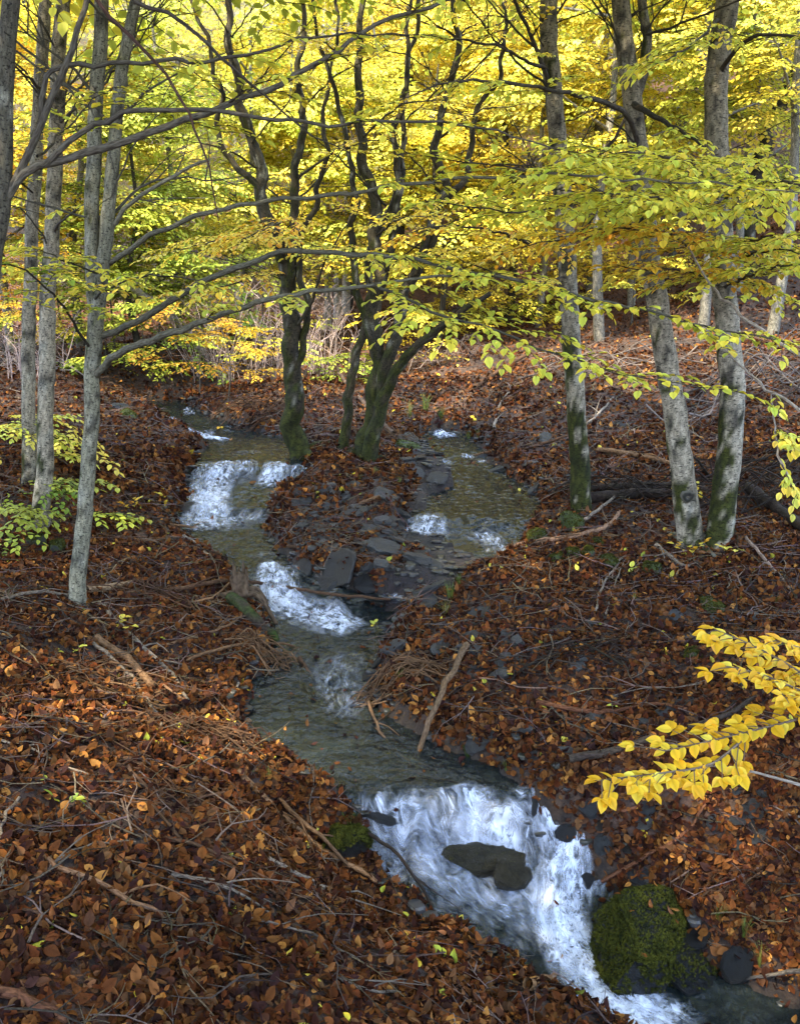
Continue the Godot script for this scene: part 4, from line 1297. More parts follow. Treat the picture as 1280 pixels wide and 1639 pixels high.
func far_trees() -> void:
	var grey := Color(.24, .23, .20)
	var white := Color(.55, .53, .48)
	var dk := Color(.08, .075, .06)
	# those that can be told apart: pixel of the foot, distance, height, spread, lowest foliage, sprays, palette, bark, label
	for k in [
		[540, 533, 20.5, 8.0, 2.0, 3.0, 150, YELLOW + LIME, white, "white-barked young tree gleaming between the two dark mossy trees", -.03],
		[553, 528, 21.5, 9.0, 2.0, 3.2, 150, YELLOW, white, "second white stem close against the gleaming young tree", .02],
		[524, 540, 19.5, 7.0, 1.6, 3.0, 110, LIME, white * .9, "thin white stem beside the dark crooked tree, slightest of the pale group", -.05],
		[1125, 520, 15.5, 8.0, 2.2, 3.4, 200, YELLOW + LIME, grey, "grey trunk showing between the two right-bank beeches above the brushwood", -.02],
		[960, 520, 16.5, 8.5, 2.3, 3.2, 230, YELLOW + LIME, grey, "grey stem up the slope between the lone beech and the leaning beech", .01],
		[945, 480, 19.0, 9.0, 2.4, 3.0, 230, YELLOW + LIME, grey, "pale stem touching the lone beech's outline higher on the slope", .01],
		[1085, 420, 22.0, 11.0, 2.6, 4.0, 260, LIME, grey, "tall grey tree on the upper slope behind the leaning beech's crown", -.01],
		[1240, 470, 15.0, 8.0, 2.4, 2.8, 240, LIME + YELLOW, grey, "lime-leaved tree on the slope at the far side of the stout beech", .03],
		[815, 510, 19.0, 8.0, 2.4, 2.4, 300, YELLOW, dk, "golden tree with low boughs on the slope beside the lone beech", .0],
		[745, 520, 19.5, 7.5, 2.4, 2.0, 300, YELLOW, dk, "deep golden tree above the many-stemmed mossy tree", -.02],
		[650, 520, 21.0, 8.0, 2.6, 2.4, 300, YELLOW, dk, "yellow tree whose crown fills the gap over the spit", .02],
		[700, 545, 17.5, 5.0, 2.0, .8, 260, YELLOW + LIME, dk, "low golden tree spreading over the leaf slope behind the many-stemmed tree", .0],
		[860, 520, 18.0, 6.0, 2.2, 1.0, 280, YELLOW, grey, "broad low yellow tree hiding the slope behind the lone beech", .0],
		[600, 540, 19.0, 6.0, 2.0, 1.2, 260, YELLOW + LIME, grey, "low yellow tree closing the view between the stems of the stool", .0],
		[470, 545, 18.0, 5.5, 1.8, 1.2, 220, YELLOW + LIME, grey, "low yellow tree behind the dark crooked tree's foot", .0],
		[1010, 500, 18.0, 6.5, 2.2, 1.8, 280, YELLOW + LIME, grey, "bushy yellow tree up the slope behind the leaning beech", .0],
		[1180, 480, 17.0, 7.0, 2.4, 2.2, 280, LIME, grey, "bushy lime tree up the slope behind the stout beech", .0],
		[400, 535, 18.5, 6.5, 2.2, 2.2, 240, LIME + YELLOW, grey, "yellow-green tree beyond the bare thicket", .02],
		[285, 545, 17.5, 6.5, 2.2, 1.6, 260, LIME, grey, "lime-yellow tree where the brook bends out of sight", -.02],
		[225, 560, 16.0, 4.5, 1.7, 1.0, 240, GREEN + LIME, dk, "low green-leaved tree over the bend of the brook", .0],
		[130, 560, 16.0, 6.5, 2.2, 1.6, 260, LIME + YELLOW, grey, "yellow-green tree behind the forked grey beech", .02],
		[20, 565, 15.5, 6.0, 2.2, 1.4, 260, AMBER + YELLOW, grey, "amber tree low behind the straight grey beeches", .0],
	]:
		var p := pt(k[0], k[1], k[2])
		slope_tree(p.x, k[2], k[3], k[4], k[5], k[6], k[7], k[8], k[9], "trees on the slope behind the brook", k[10])
	# the wood going on up the slope
	var names := {0: "lime-yellow", 1: "golden", 2: "amber and gold", 3: "yellow-green"}
	var rows := [[22.5, 10, 9.5, 400], [27.0, 12, 9.5, 400], [33.0, 14, 10.0, 380], [41.0, 15, 10.5, 380], [51.0, 15, 11.0, 380]]
	var r := 0
	var used := {}
	for row in rows:
		for k in int(row[1]):
			var d: float = row[0] + rnd(-2.0, 2.0)
			var px := lerpf(-140, 1420, (k + .5 + rnd(-.3, .3)) / row[1])
			var pal: Array = YELLOW + LIME
			var word := "golden-green"
			if px < 230: pal = [AMBER + YELLOW, LIME + YELLOW][(k + r) % 2]; word = ["amber and gold", "lime-gold"][(k + r) % 2]
			elif px < 480: pal = LIME + YELLOW; word = "lime-yellow"
			elif px < 860: pal = YELLOW + LIME if (k + r) % 4 else YELLOW; word = "lemon" if (k + r) % 4 else "golden"
			elif px > 900: pal = LIME + GREEN if (k + r) % 3 else LIME + YELLOW; word = "green and lime" if (k + r) % 3 else "lime-gold"
			var x := pt(px, 478, d).x
			var place := "behind the edge of the near bank"
			for m in [[-40, "outside the forked limb of the edge beech"], [60, "behind the straight grey beeches"], [130, "between the near-bank beeches"], [215, "behind the forked grey beech"], [300, "over the bend of the brook"], [380, "beyond the bare thicket"], [450, "beside the dark crooked tree"], [520, "behind the gleaming white stems"], [590, "behind the many-stemmed tree"], [670, "beyond the outer stem of the many-stemmed tree"], [760, "over the sunlit leaf slope"], [850, "on the brook side of the lone beech"], [920, "behind the lone beech"], [990, "between the lone and the leaning beech"], [1060, "behind the leaning beech"], [1130, "between the leaning and the stout beech"], [1200, "behind the stout beech"], [1290, "outside the stout beech at the edge"]]:
				if px > m[0] - 35: place = m[1]
			var tall: float = row[2] * rnd(.75, 1.1)
			var lab := "%s tree %s, %s row" % [word, place, ["nearest", "second", "third", "fourth", "hindmost"][r]]
			if used.has(lab): lab = ("tall " if tall > row[2] * .92 else "short ") + lab
			used[lab] = true
			slope_tree(x, d, tall, rnd(2.4, 3.4), rnd(1.0, 3.0), row[3], pal, [grey, dk, grey * .7][(k + r) % 3], lab, "trees of the wood up the slope", rnd(-.05, .05), "wood_tree")
		r += 1

# ---------------------------------------------------------------- low growth
func sapling(called: String, px: float, py: float, d: float, tall: float, wide: float, layers: int, per: int, pal: Array, label: String, category := "sapling", group := "", low := .35) -> void:
	var foot := ground(px, py) if d <= 0 else pt(px, py, d)
	foot.y = gh(foot.x, foot.z) - .02
	var t := base(called, foot)
	tag(t, label, category, group)
	var m := MB.new()
	var p := curve([Vector3.ZERO, Vector3(rnd(-.06, .06), tall * .5, rnd(-.06, .06)), Vector3(rnd(-.12, .12), tall, rnd(-.1, .1))], .12)
	tube(m, p, radii(p.size(), .006 + tall * .005, .003), 6, Color(.09, .08, .065))
	build("stem", m.mesh(), m_wood, t)
	var where := []; var tint := []
	for k in layers:
		var f := lerpf(low, 1.0, (k + .5) / layers)
		var i := clampi(int(f * (p.size() - 1)), 0, p.size() - 1)
		var a := k * 2.3 + rnd(-.5, .5)
		var o := Vector3(cos(a), 0, sin(a))
		var l := wide * (1.15 - f * .6) * rnd(.7, 1.2)
		var b := MB.new()
		var s := curve([p[i], p[i] + o * l * .5 + Vector3(0, .06, 0), p[i] + o * l + Vector3(0, rnd(-.08, .06), 0)], .12)
		tube(b, s, radii(s.size(), .005, .002), 4, Color(.08, .07, .055))
		build("branch", b.mesh(), m_wood, t)
		for c in per:
			var g := rnd(.1, 1.0)
			var q := s[mini(int(g * s.size()), s.size() - 1)] + Vector3(rnd(-1, 1), rnd(-.2, .2), rnd(-1, 1)) * .18 * wide
			where.append(Transform3D(leaf_at(q, (o + Vector3(rnd(-1, 1), rnd(-.25, .1), rnd(-1, 1)) * .9).normalized(), Vector3.UP, rnd(.7, 1.1), .25).basis, q))
			tint.append(jitter(pick(pal), .2))
	scatter("foliage", pick(spray_meshes), m_spray, where, tint, t)

func sprig(px: float, py: float, tall: float, leaves: int, pal: Array, label: String) -> void:
	var t := base("beech_seedling", ground(px, py))
	tag(t, label, "seedling", "seedlings on the forest floor")
	var m := MB.new()
	var lv := Leaves.new()
	for k in maxi(2, leaves / 9):
		var a := rnd(0, TAU)
		twig_with_leaves(m, lv, t.position, Vector3(cos(a) * .8, rnd(.25, .8), sin(a) * .8).normalized(), tall * rnd(.8, 1.3), .003, pal, 1, t.position, .055)
	build("stem", m.mesh(), m_wood, t)
	hang_leaves(t, lv, 24)

func tuft_mesh(n: int) -> ArrayMesh:
	var m := MB.new()
	for k in n:
		var a := rnd(0, TAU)
		var o := Vector3(cos(a), 0, sin(a))
		var s := o.cross(Vector3.UP) * .006
		var r := rnd(.02, .5)
		var h := rnd(.5, 1.0)
		var b := o * rnd(0, .12)
		var c := Color.WHITE * rnd(.6, 1.3)
		var i := m.v.size()
		for q in [b - s, b + s, b + o * r * .4 + Vector3(0, h * .7, 0) - s * .8, b + o * r * .4 + Vector3(0, h * .7, 0) + s * .8, b + o * r + Vector3(0, h, 0)]:
			m.v.append(q); m.c.append(c)
		m.quad(i, i + 1, i + 3, i + 2); m.tri(i + 2, i + 3, i + 4)
	return m.mesh()

func moss_mesh() -> ArrayMesh:                       # a pinch of moss: short blades fanning out
	var m := MB.new()
	for k in 9:
		var a := rnd(0, TAU)
		var o := Vector3(cos(a), rnd(.5, 1.4), sin(a)).normalized()
		var s := o.cross(Vector3.UP).normalized() * .22
		var i := m.v.size()
		for q in [-s, s, o]:
			m.v.append(q); m.c.append(Color.WHITE * rnd(.5, 1.3))
		m.tri(i, i + 1, i + 2)
	return m.mesh()

var moss_bit: ArrayMesh
func moss_on(parent: Node3D, shape: ArrayMesh, at: Transform3D, n: int, min_up: float, size: float, back: Transform3D) -> void:
	var a := shape.surface_get_arrays(0)
	var v: PackedVector3Array = a[Mesh.ARRAY_VERTEX]
	var ix: PackedInt32Array = a[Mesh.ARRAY_INDEX]
	var where := []; var tint := []
	var tries := 0
	while where.size() < n and tries < n * 6:
		tries += 1
		var i := (rng.randi() % (ix.size() / 3)) * 3
		var p := at * v[ix[i]]; var q := at * v[ix[i + 1]]; var r := at * v[ix[i + 2]]
		var nn := (r - p).cross(q - p).normalized()
		var u := rnd(0, 1); var w := rnd(0, 1)
		if u + w > 1: u = 1 - u; w = 1 - w
		var s := p + (q - p) * u + (r - p) * w
		if nn.y + .7 * nz.get_noise_3dv(s * 7.0) + .3 * nz.get_noise_3dv(s * 22.0) < min_up + rnd(-.22, .22): continue
		var k := size * rnd(.6, 1.4)
		var b := Basis(nn.cross(Vector3.RIGHT).normalized() if absf(nn.x) < .9 else Vector3.FORWARD, 0)
		var y := nn
		var x := y.cross(Vector3(rnd(-1, 1), .1, rnd(-1, 1))).normalized()
		b = Basis(x * k, y * k, x.cross(y) * k)
		where.append(back * Transform3D(b, s))
		var g := .5 + .5 * nz.get_noise_3dv(s * 14.0)
		tint.append(Color(.012, .016, .005).lerp(Color(.085, .085, .011), clampf(g + rnd(-.25, .25), 0, 1)))
	if where.size(): scatter("moss", moss_bit, m_moss, where, tint, parent)

func bare_shrub(px: float, py: float, n: int, tall: float, col: Color, label: String) -> void:
	var t := base("bare_shrub", ground(px, py))
	tag(t, label, "shrub", "bare thickets beyond the falls")
	for k in n:
		var m := MB.new()
		var a := rnd(0, TAU)
		var o := Vector3(cos(a), 0, sin(a))
		var f := o * rnd(0, .7)
		f.y = gh(t.position.x + f.x, t.position.z + f.z) - t.position.y - .03
		var h := tall * rnd(.5, 1.1)
		var p := curve([f, f + o * rnd(0, .35) * h + Vector3(0, h * .55, 0), f + o * rnd(.1, .75) * h + Vector3(rnd(-.1, .1), h, 0)], .15)
		tube(m, p, radii(p.size(), .008, .002), 4, col * rnd(.6, 1.3))
		for j in 7:
			var i := 1 + rng.randi() % (p.size() - 2)
			var q := (Vector3(rnd(-1, 1), rnd(.1, 1), rnd(-1, 1))).normalized() * h * rnd(.2, .45)
			var s := PackedVector3Array([p[i], p[i] + q * .5 + Vector3(0, .02, 0), p[i] + q])
			tube(m, s, radii(3, .004, .0015), 3, col * rnd(.6, 1.3))
		build("stem", m.mesh(), m_wood, t)

func undergrowth() -> void:
	moss_bit = moss_mesh()
	sapling("beech_sapling", 365, 645, 0, 1.05, .75, 6, 3, AMBER, "orange-leaved young beech over the leafy mound at the bend of the brook")
	sapling("beech_sapling", 320, 632, 0, 1.3, .7, 5, 3, AMBER, "rust-leaved young beech leaning over the first small fall")
	sapling("beech_sapling", 440, 610, 0, .8, .5, 5, 3, LIME + YELLOW, "little yellow-green beech in the bare thicket beside the dark crooked tree")
	sapling("beech_sapling", -5, 775, 0, .62, .75, 6, 4, YELLOW + LIME, "yellow young beech spreading low in front of the straight grey beeches", "sapling", "", .6)
	sapling("beech_sapling", 10, 850, 0, .42, .6, 6, 4, GREEN, "green young beech below the yellow one, by the mossy roots", "sapling", "", .3)
	sapling("beech_sapling", 630, 600, 0, 1.0, .5, 5, 3, YELLOW, "small golden beech rising behind the many-stemmed mossy tree")
	sapling("green_bush", 235, 590, 0, 1.7, 1.1, 12, 9, GREEN + GREEN + LIME, "dark green bush crowding the bend of the brook", "bush", "", .05)
	sapling("green_bush", 170, 600, 0, 1.1, .8, 8, 6, GREEN, "green bush between the forked grey beech and the bend", "bush", "", .05)
	sapling("green_bush", 290, 560, 0, 1.9, 1.0, 9, 6, GREEN + LIME, "taller bright green bush behind the bend of the brook", "bush", "", .1)
	sapling("green_bush", 560, 610, 0, .5, .4, 6, 4, GREEN + LIME, "knee-high green bush growing between the two dark mossy trees", "bush", "", .05)
	for k in [[55, 575, 2.4, 1.1, LIME + YELLOW, "lime young beech behind the straight grey beeches"], [105, 570, 2.0, 1.0, LIME, "yellow-green young beech filling the gap between the near-bank beeches"], [185, 565, 2.8, 1.2, LIME + GREEN, "fresh green young beech behind the forked grey beech"], [255, 548, 2.6, 1.2, LIME, "lime young beech above the bend of the brook"], [325, 550, 2.2, 1.0, LIME + YELLOW, "lemon young beech up the slope from the bend"], [10, 580, 1.6, .9, AMBER + YELLOW, "amber young beech low at the edge behind the near-bank beeches"], [420, 560, 2.0, 1.0, YELLOW + LIME, "lemon young beech behind the dark crooked tree"], [700, 560, 1.8, 1.0, YELLOW, "golden young beech on the leaf slope beside the many-stemmed tree"], [800, 520, 2.2, 1.1, YELLOW + LIME, "lemon young beech up the leaf slope"], [1010, 520, 2.0, 1.0, YELLOW + LIME, "lemon young beech behind the leaning beech"]]:
		sapling("beech_sapling", k[0], k[1], 0, k[2], k[3], 9, 7, k[4], k[5], "sapling", "", .25)
	sprig(190, 1008, .12, 26, YELLOW, "yellow beech seedling on the litter close to the forked grey beech")
	sprig(112, 1052, .10, 18, LIME, "lime seedling among dead leaves below the forked grey beech")
	sprig(606, 1022, .12, 22, LIME + YELLOW, "yellow-green seedling rooted on the slate at the mouth of the side brook")
	sprig(1125, 800, .22, 26, YELLOW, "yellow seedling at the foot of the stout pale beech")
	sprig(1100, 890, .18, 26, AMBER + YELLOW, "amber seedling in front of the two right-bank beech roots")
	sprig(1160, 885, .16, 22, YELLOW, "gold seedling on the outer side of the stout beech's roots")
	sprig(1000, 922, .08, 10, LIME, "tiny lime seedling beside the round mossy stone")
	sprig(800, 1085, .07, 10, GREEN + LIME, "tiny green seedling in the twigs near the propped dead limb")
	sprig(998, 1140, .06, 8, LIME, "tiny pale seedling above the long curved branch")
	sprig(450, 1040, .08, 10, LIME, "small lime seedling on the tangle by the stump")
	sprig(835, 795, .10, 18, YELLOW, "yellow seedling at the water's edge opposite the spit")
	sprig(215, 820, .14, 20, AMBER + YELLOW, "amber seedling on the leaf bank beside the upper falls")
	sprig(265, 800, .10, 14, YELLOW, "golden seedling at the lip of the leaf bank")
	sprig(355, 690, .12, 20, AMBER, "orange seedling at the foot of the first small fall")
	sprig(105, 1290, .06, 9, GREEN, "green seedling low in the dead leaves of the near bank")
	var tufts := [tuft_mesh(46), tuft_mesh(38), tuft_mesh(60)]
	var gm := [leaf_paint(Color(.10, .14, .02), true, .5), leaf_paint(Color(.16, .17, .03), true, .5), leaf_paint(Color(.07, .11, .015), true, .5)]
	var i := 0
	for k in [[720, 960, .17, "grass hanging over the bank below the slate shelf"], [712, 985, .15, "grass at the water's edge below the slate shelf"], [735, 940, .12, "short grass on top of the bank over the slate shelf"], [680, 660, .3, "tall grass at the head of the side brook"], [655, 668, .26, "grass close to the head of the side brook"],
		[705, 672, .2, "grass behind the last step of the side brook"], [750, 705, .16, "grass on the far edge of the side brook"], [765, 700, .14, "small grass beside the side brook's upper ledge"], [748, 1215, .10, "bright grass above the pool near the propped dead limb"], [810, 1235, .09, "grass on the lip over the lower falls"],
		[1015, 965, .10, "grass beside the large mossy slab"], [1240, 970, .09, "grass at the far edge of the leaf slope"], [600, 762, .12, "grass on the spit below the many-stemmed tree"], [640, 775, .12, "grass at the spit's edge by the side brook"], [575, 770, .10, "thin grass on the spit's leaf litter"],
		[1190, 1500, .12, "grass on the undercut bank by the boulder"], [1215, 1545, .13, "grass trailing from the undercut bank"], [1150, 1470, .10, "grass over the boulder's back"], [310, 770, .08, "grass at the leaf bank's foot by the upper falls"], [430, 1250, .10, "grass by the long fallen pole"], [560, 1330, .12, "grass on the moss hummock at the lower falls"],
		[190, 1090, .06, "grass between the dead branches of the near bank"], [640, 1090, .10, "grass under the twig tangle by the pool"]]:
		var p := ground(k[0], k[1])
		var o := build("grass_tuft", tufts[i % 3], gm[i % 3])
		o.transform = Transform3D(Basis(Vector3.UP, rnd(0, 6)).scaled(Vector3.ONE * float(k[2])), p - Vector3(0, .01, 0))
		tag(o, "tuft of " + k[3], "grass", "grass tufts along the banks")
		i += 1
	var brush := Color(.46, .36, .33)
	for k in [[400, 600, 30, 1.3, "grey-pink bare thicket at the bend behind the leafy mound"], [450, 590, 26, 1.2, "bare thicket right behind the dark crooked tree"], [340, 590, 22, 1.4, "bare thicket behind the orange young beech"], [30, 600, 24, 1.0, "low bare thicket behind the straight grey beeches"], [520, 600, 24, 1.1, "bare pinkish thicket between the dark mossy trees"], [500, 560, 12, 1.2, "bare thicket at the foot of the white stems"]]:
		bare_shrub(k[0], k[1], k[2], k[3], brush, k[4])

# ---------------------------------------------------------------- stones
func stones() -> void:
	# the boulder below the lower falls
	var p := on_water(brook, 1035, 1560)
	var b := base("mossy_boulder", p + Vector3(0, .05, -.10))
	tag(b, "big rounded boulder under thick moss, standing in the water below the lower falls", "boulder")
	var shape := rock_mesh(18, .60, .4, .10, -.02)
	var o := build("stone", shape, slate_mats[2], b)
	o.transform = Transform3D(Basis.from_euler(Vector3(.2, .9, .12)).scaled_local(Vector3(.40, .37, .33)), Vector3(0, .01, 0))
	var lower := rock_mesh(14, .55, .3, .12, -.03)
	o = build("stone", lower, slate_mats[2], b)
	o.transform = Transform3D(Basis.from_euler(Vector3(.3, .2, -.35)).scaled_local(Vector3(.26, .24, .24)), Vector3(.20, -.05, .02))
	moss_on(b, lower, o.transform, 1600, .55, .010, Transform3D())
	o = b.get_child(0)
	moss_on(b, shape, o.transform, 9000, .30, .011, Transform3D())
	var sv: PackedVector3Array = shape.surface_get_arrays(0)[Mesh.ARRAY_VERTEX]
	var stuck := 0
	while stuck < 9:                                              # a few dead leaves caught on its top
		var q: Vector3 = sv[rng.randi() % sv.size()]
		if q.y < .36: continue
		var up := (q * Vector3(1, 1.6, 1)).normalized()
		var dir := up.cross(Vector3(rnd(-1, 1), rnd(-1, 1), rnd(-1, 1))).normalized()
		var l := build("fallen_leaf", pick(litter_meshes), leaf_mat([Color(.30, .10, .02), Color(.22, .075, .015), Color(.36, .15, .03)][stuck % 3]), floor_node)
		var sz := rnd(.035, .055)
		l.transform = Transform3D(Basis(dir * sz, up * sz, dir.cross(up) * sz), b.position + o.transform * q + up * .016)
		stuck += 1
	rock("slate_rock", 1110, 1500, 90, 60, 2, "dark wet slab leaning behind the big mossy boulder", "", false, .2)
	rock("slate_rock", 1180, 1545, 90, 50, 2, "black stone under the undercut bank by the boulder", "", false, .2)
	rock("slate_rock", 930, 1420, 60, 50, 2, "dark slab edging the white chute beside the boulder", "", false, .3)
	# the mossy brown rock that splits the lower falls
	p = on_water(brook, 772, 1352)
	b = base("split_rock", p + Vector3(.0, -.058, .0))
	tag(b, "low olive-brown rock that splits the lower falls", "stone")
	shape = rock_mesh(18, .55, .0, .14, -.04)
	var olive: StandardMaterial3D = m_rock.duplicate()
	olive.roughness = .22
	olive.albedo_color = Color(.040, .034, .018).linear_to_srgb()
	o = build("stone", shape, olive, b)
	o.transform = Transform3D(Basis.from_euler(Vector3(.34, -.25, -.16)).scaled_local(Vector3(.25, .24, .20)), Vector3.ZERO)
	o = build("stone", rock_mesh(14, .6, .0, .12, -.03), olive, b)
	o.transform = Transform3D(Basis.from_euler(Vector3(.3, .8, -.3)).scaled_local(Vector3(.15, .16, .13)), Vector3(.15, -.045, .075))
	o = build("stone", rock_mesh(14, .6, .0, .12, -.03), olive, b)
	o.transform = Transform3D(Basis.from_euler(Vector3(.4, 2.1, .1)).scaled_local(Vector3(.12, .13, .11)), Vector3(-.14, .0, -.08))
	o = b.get_child(0)
	moss_on(b, shape, o.transform, 350, .7, .005, Transform3D())
	# steps in the falls
	for k in [[612, 1306, 90, 40, "dark rock in the crest of the lower falls, nearest the moss hummock"], [660, 1302, 80, 36, "wet black rock in the middle of the lower falls' crest"], [728, 1292, 84, 34, "wet rock parting the crest of the lower falls"], [838, 1304, 76, 34, "black rock at the far end of the lower falls' crest"], [905, 1350, 40, 36, "wet rock at the outer edge of the white chute"]]:
		rock("wet_rock", k[0], k[1], k[2], k[3], 2, k[4], "", false, .75, rnd(-.4, .4), .1)
	# moss hummock on the near bank
	p = ground(552, 1345)
	b = base("moss_hummock", p)
	tag(b, "bright moss hummock on the near bank beside the lower falls", "moss")
	shape = rock_mesh(10, .7, .3, 0)
	o = build("earth", shape, slate_mats[2], b)
	o.transform = Transform3D(Basis.from_euler(Vector3(0, .6, -.2)).scaled_local(Vector3(.17, .16, .12)), Vector3(.02, .0, 0))
	moss_on(b, shape, o.transform, 2600, .0, .013, Transform3D())
	# named stones: [x, y, wide, high, tone, moss, label]
	for k in [
		[618, 885, 95, 44, 0, 0, "large layered slate slab at the tip of the spit"], [668, 900, 70, 36, 0, 0, "slate slab propped on the large layered one at the spit's tip"], [690, 905, 60, 30, 1, 0, "tilted grey slate plate at the water end of the slab pile"],
		[545, 915, 120, 34, 2, 0, "long dark ledge over the white rapid"], [485, 918, 70, 44, 2, 0, "black wet rock at the head of the white rapid"], [520, 938, 90, 30, 2, 0, "low black rock against the white rapid"], [590, 935, 60, 24, 2, 0, "flat wet slate between the two arms' meeting water"],
		[738, 882, 110, 30, 2, 0, "dark flat ledge lying across the side brook"], [682, 948, 90, 34, 2, 0, "dark blocky rock at the mouth of the side brook"], [675, 968, 80, 26, 2, 0, "low black slab where the side brook joins"], [735, 840, 60, 60, 2, 0, "black upright rock under the twig heap in the side brook"],
		[765, 820, 70, 34, 2, 0, "square dark block behind the twig heap in the side brook"], [612, 795, 50, 46, 1, 0, "pointed grey slate standing on the spit"], [590, 852, 40, 24, 0, 0, "small slate half sunk near the spit's slab pile"], [640, 820, 60, 26, 0, 0, "slate bridging the edge of the spit by the side brook's fall"],
		[650, 738, 60, 18, 0, 0, "grey flat slab at the upper side brook, near the stool"], [668, 735, 50, 18, 2, 0, "dark slab stepping into the upper side brook"], [652, 706, 60, 22, 1, 0, "pale slab above the upper side brook's bend"], [650, 718, 70, 14, 2, 1, "mossy flat stone at the foot of the many-stemmed tree"],
		[695, 728, 50, 14, 2, 0, "wet ledge across the upper side brook"], [752, 752, 40, 18, 2, 0, "dark stone at the side brook's middle step"], [795, 758, 34, 24, 1, 0, "grey stone on the far edge of the side brook's middle step"], [848, 745, 40, 14, 3, 0, "pale slab lying on the leaf slope over the side brook"], [857, 784, 34, 20, 1, 0, "grey block in the leaves above the brown pool"],
		[375, 828, 70, 20, 2, 0, "flat olive slab the upper falls pour over"], [386, 776, 90, 40, 4, 0, "brown leaf-strewn rock splitting the upper falls"], [322, 800, 40, 26, 2, 0, "wet black rock breaking the longer upper fall"], [352, 768, 34, 22, 2, 0, "small wet rock in the longer upper fall"], [640, 842, 40, 26, 2, 0, "dark rock at the spit edge of the side brook's fall"], [800, 862, 44, 22, 2, 0, "dark rock at the far edge of the side brook's fall"], [725, 735, 36, 16, 2, 0, "dark stone in the middle of the upper side brook"], [765, 735, 34, 18, 2, 0, "dark stone by the far edge of the upper side brook"], [700, 770, 50, 16, 2, 0, "dark ledge stone in the upper side brook's run"], [300, 772, 60, 26, 2, 0, "dark slab jutting from the leaf bank at the upper falls"], [306, 818, 50, 30, 2, 0, "black wet stone at the foot of the leaf bank"], [398, 752, 40, 28, 2, 0, "dark stone between the twin upper falls"], [478, 756, 26, 18, 2, 0, "wet stone in the right-hand upper fall"],
		[912, 842, 46, 34, 2, 1, "bright mossy stone at the foot of the lone beech"], [858, 862, 44, 20, 2, 1, "low mossy stone at the brown pool's edge"], [916, 890, 30, 22, 2, 1, "smallest of the mossy stones below the lone beech"], [940, 888, 30, 22, 2, 1, "round mossy stone next to the smallest one"], [892, 898, 34, 20, 2, 1, "flat mossy stone at the lower end of the mossy row"], [955, 873, 26, 18, 2, 1, "mossy stone at the upper end of the mossy row"],
		[1040, 918, 52, 40, 2, 1, "round dark stone capped with moss below the leaning beech"], [1137, 974, 64, 26, 0, 1, "large flat slab with a mossy edge on the leaf slope"], [975, 905, 60, 24, 2, 1, "long mossy slab sunk in the leaves"],
		[828, 1033, 34, 34, 1, 0, "upright grey slate plate in the leaves of the far bank"], [762, 1020, 56, 22, 2, 0, "dark slab with yellow sprigs over it near the grass bank"], [768, 985, 60, 30, 1, 0, "grey slate leaning into the bank over the grass"], [742, 1002, 50, 20, 1, 0, "thin grey plate beside the leaning slate"], [760, 1046, 36, 26, 1, 0, "pale stone at the head of the propped dead limb"],
		[878, 1025, 26, 16, 0, 0, "small blue-grey stone beyond the upright plate"], [800, 1066, 24, 20, 1, 0, "small grey stone under the upright plate"], [898, 948, 30, 14, 1, 0, "pale thin slate below the mossy row"], [905, 1018, 36, 20, 4, 0, "brownish slate plate on the middle of the leaf slope"], [985, 1116, 24, 26, 1, 0, "little upright grey stone above the curved branch"],
		[1108, 1052, 36, 20, 0, 1, "rounded dark stone near the tip of the yellow spray"], [1138, 1030, 34, 18, 1, 0, "grey stone behind the yellow spray"], [1066, 1144, 40, 20, 0, 0, "blue-grey stone behind the curved branch"], [945, 1290, 40, 34, 0, 0, "square dark slate plate below the yellow spray's tip"], [1035, 1302, 38, 22, 0, 0, "grey-blue slate under the yellow spray"],
		[1142, 1318, 36, 40, 1, 0, "tall blue-grey plate lying by the reddish stick"], [1212, 1334, 52, 22, 1, 0, "long pale slate on the leaves near the picture's edge"], [1200, 1300, 34, 16, 1, 0, "small pale slate behind the long one"], [765, 1192, 46, 18, 1, 0, "flat grey stone above the pool beside the limb"], [880, 1190, 36, 18, 0, 0, "dark slate on the leaves near the black fallen log"], [700, 1190, 40, 20, 1, 0, "grey stone half in the pool under the limb"],
		[630, 1040, 60, 30, 0, 0, "blue-grey rounded slab at the pool's inlet"], [605, 1062, 50, 22, 2, 0, "dark ledge at the throat between the pools"], [590, 1085, 60, 24, 2, 0, "long dark ledge under the twig tangle"], [430, 1120, 60, 30, 2, 0, "dark stone under the near bank's root tangle"], [95, 880, 40, 30, 2, 1, "mossy stone at the foot of the black-scarred beech"], [60, 870, 36, 26, 2, 1, "dark mossy stone behind the first, by the beech foot"], [30, 690, 30, 16, 0, 0, "grey stone on the upper near bank"], [205, 668, 34, 20, 2, 1, "mossy stone at the bend of the brook"],
		[195, 655, 40, 16, 0, 0, "grey slab at the water's first bend"], [480, 385, 10, 10, 1, 0, ""],
	]:
		if k[6] == "": continue
		var r := rock("mossy_rock" if k[5] else "slate_rock", k[0], k[1], k[2], k[3], k[4], k[6], "", k[5] == 1, .35)
	# loose slates between the leaves and on the spit
	var marks := [["the spit's slab pile", ground(640, 890)], ["the pointed slate", ground(612, 800)], ["the dark crooked tree", ground(484, 740)], ["the many-stemmed tree", ground(580, 735)], ["the lone beech", ground(930, 815)], ["the mossy row", ground(915, 890)], ["the leaning beech", ground(1105, 875)], ["the upright plate", ground(828, 1035)],
		["the propped dead limb", ground(700, 1130)], ["the curved branch", ground(960, 1145)], ["the black fallen log", ground(960, 1215)], ["the reddish stick", ground(1060, 1355)], ["the large mossy slab", ground(1137, 975)], ["the grass bank", ground(720, 965)], ["the brown pool", ground(830, 800)], ["the lower falls", ground(880, 1290)], ["the upper falls", ground(440, 800)]]
	var used := {}
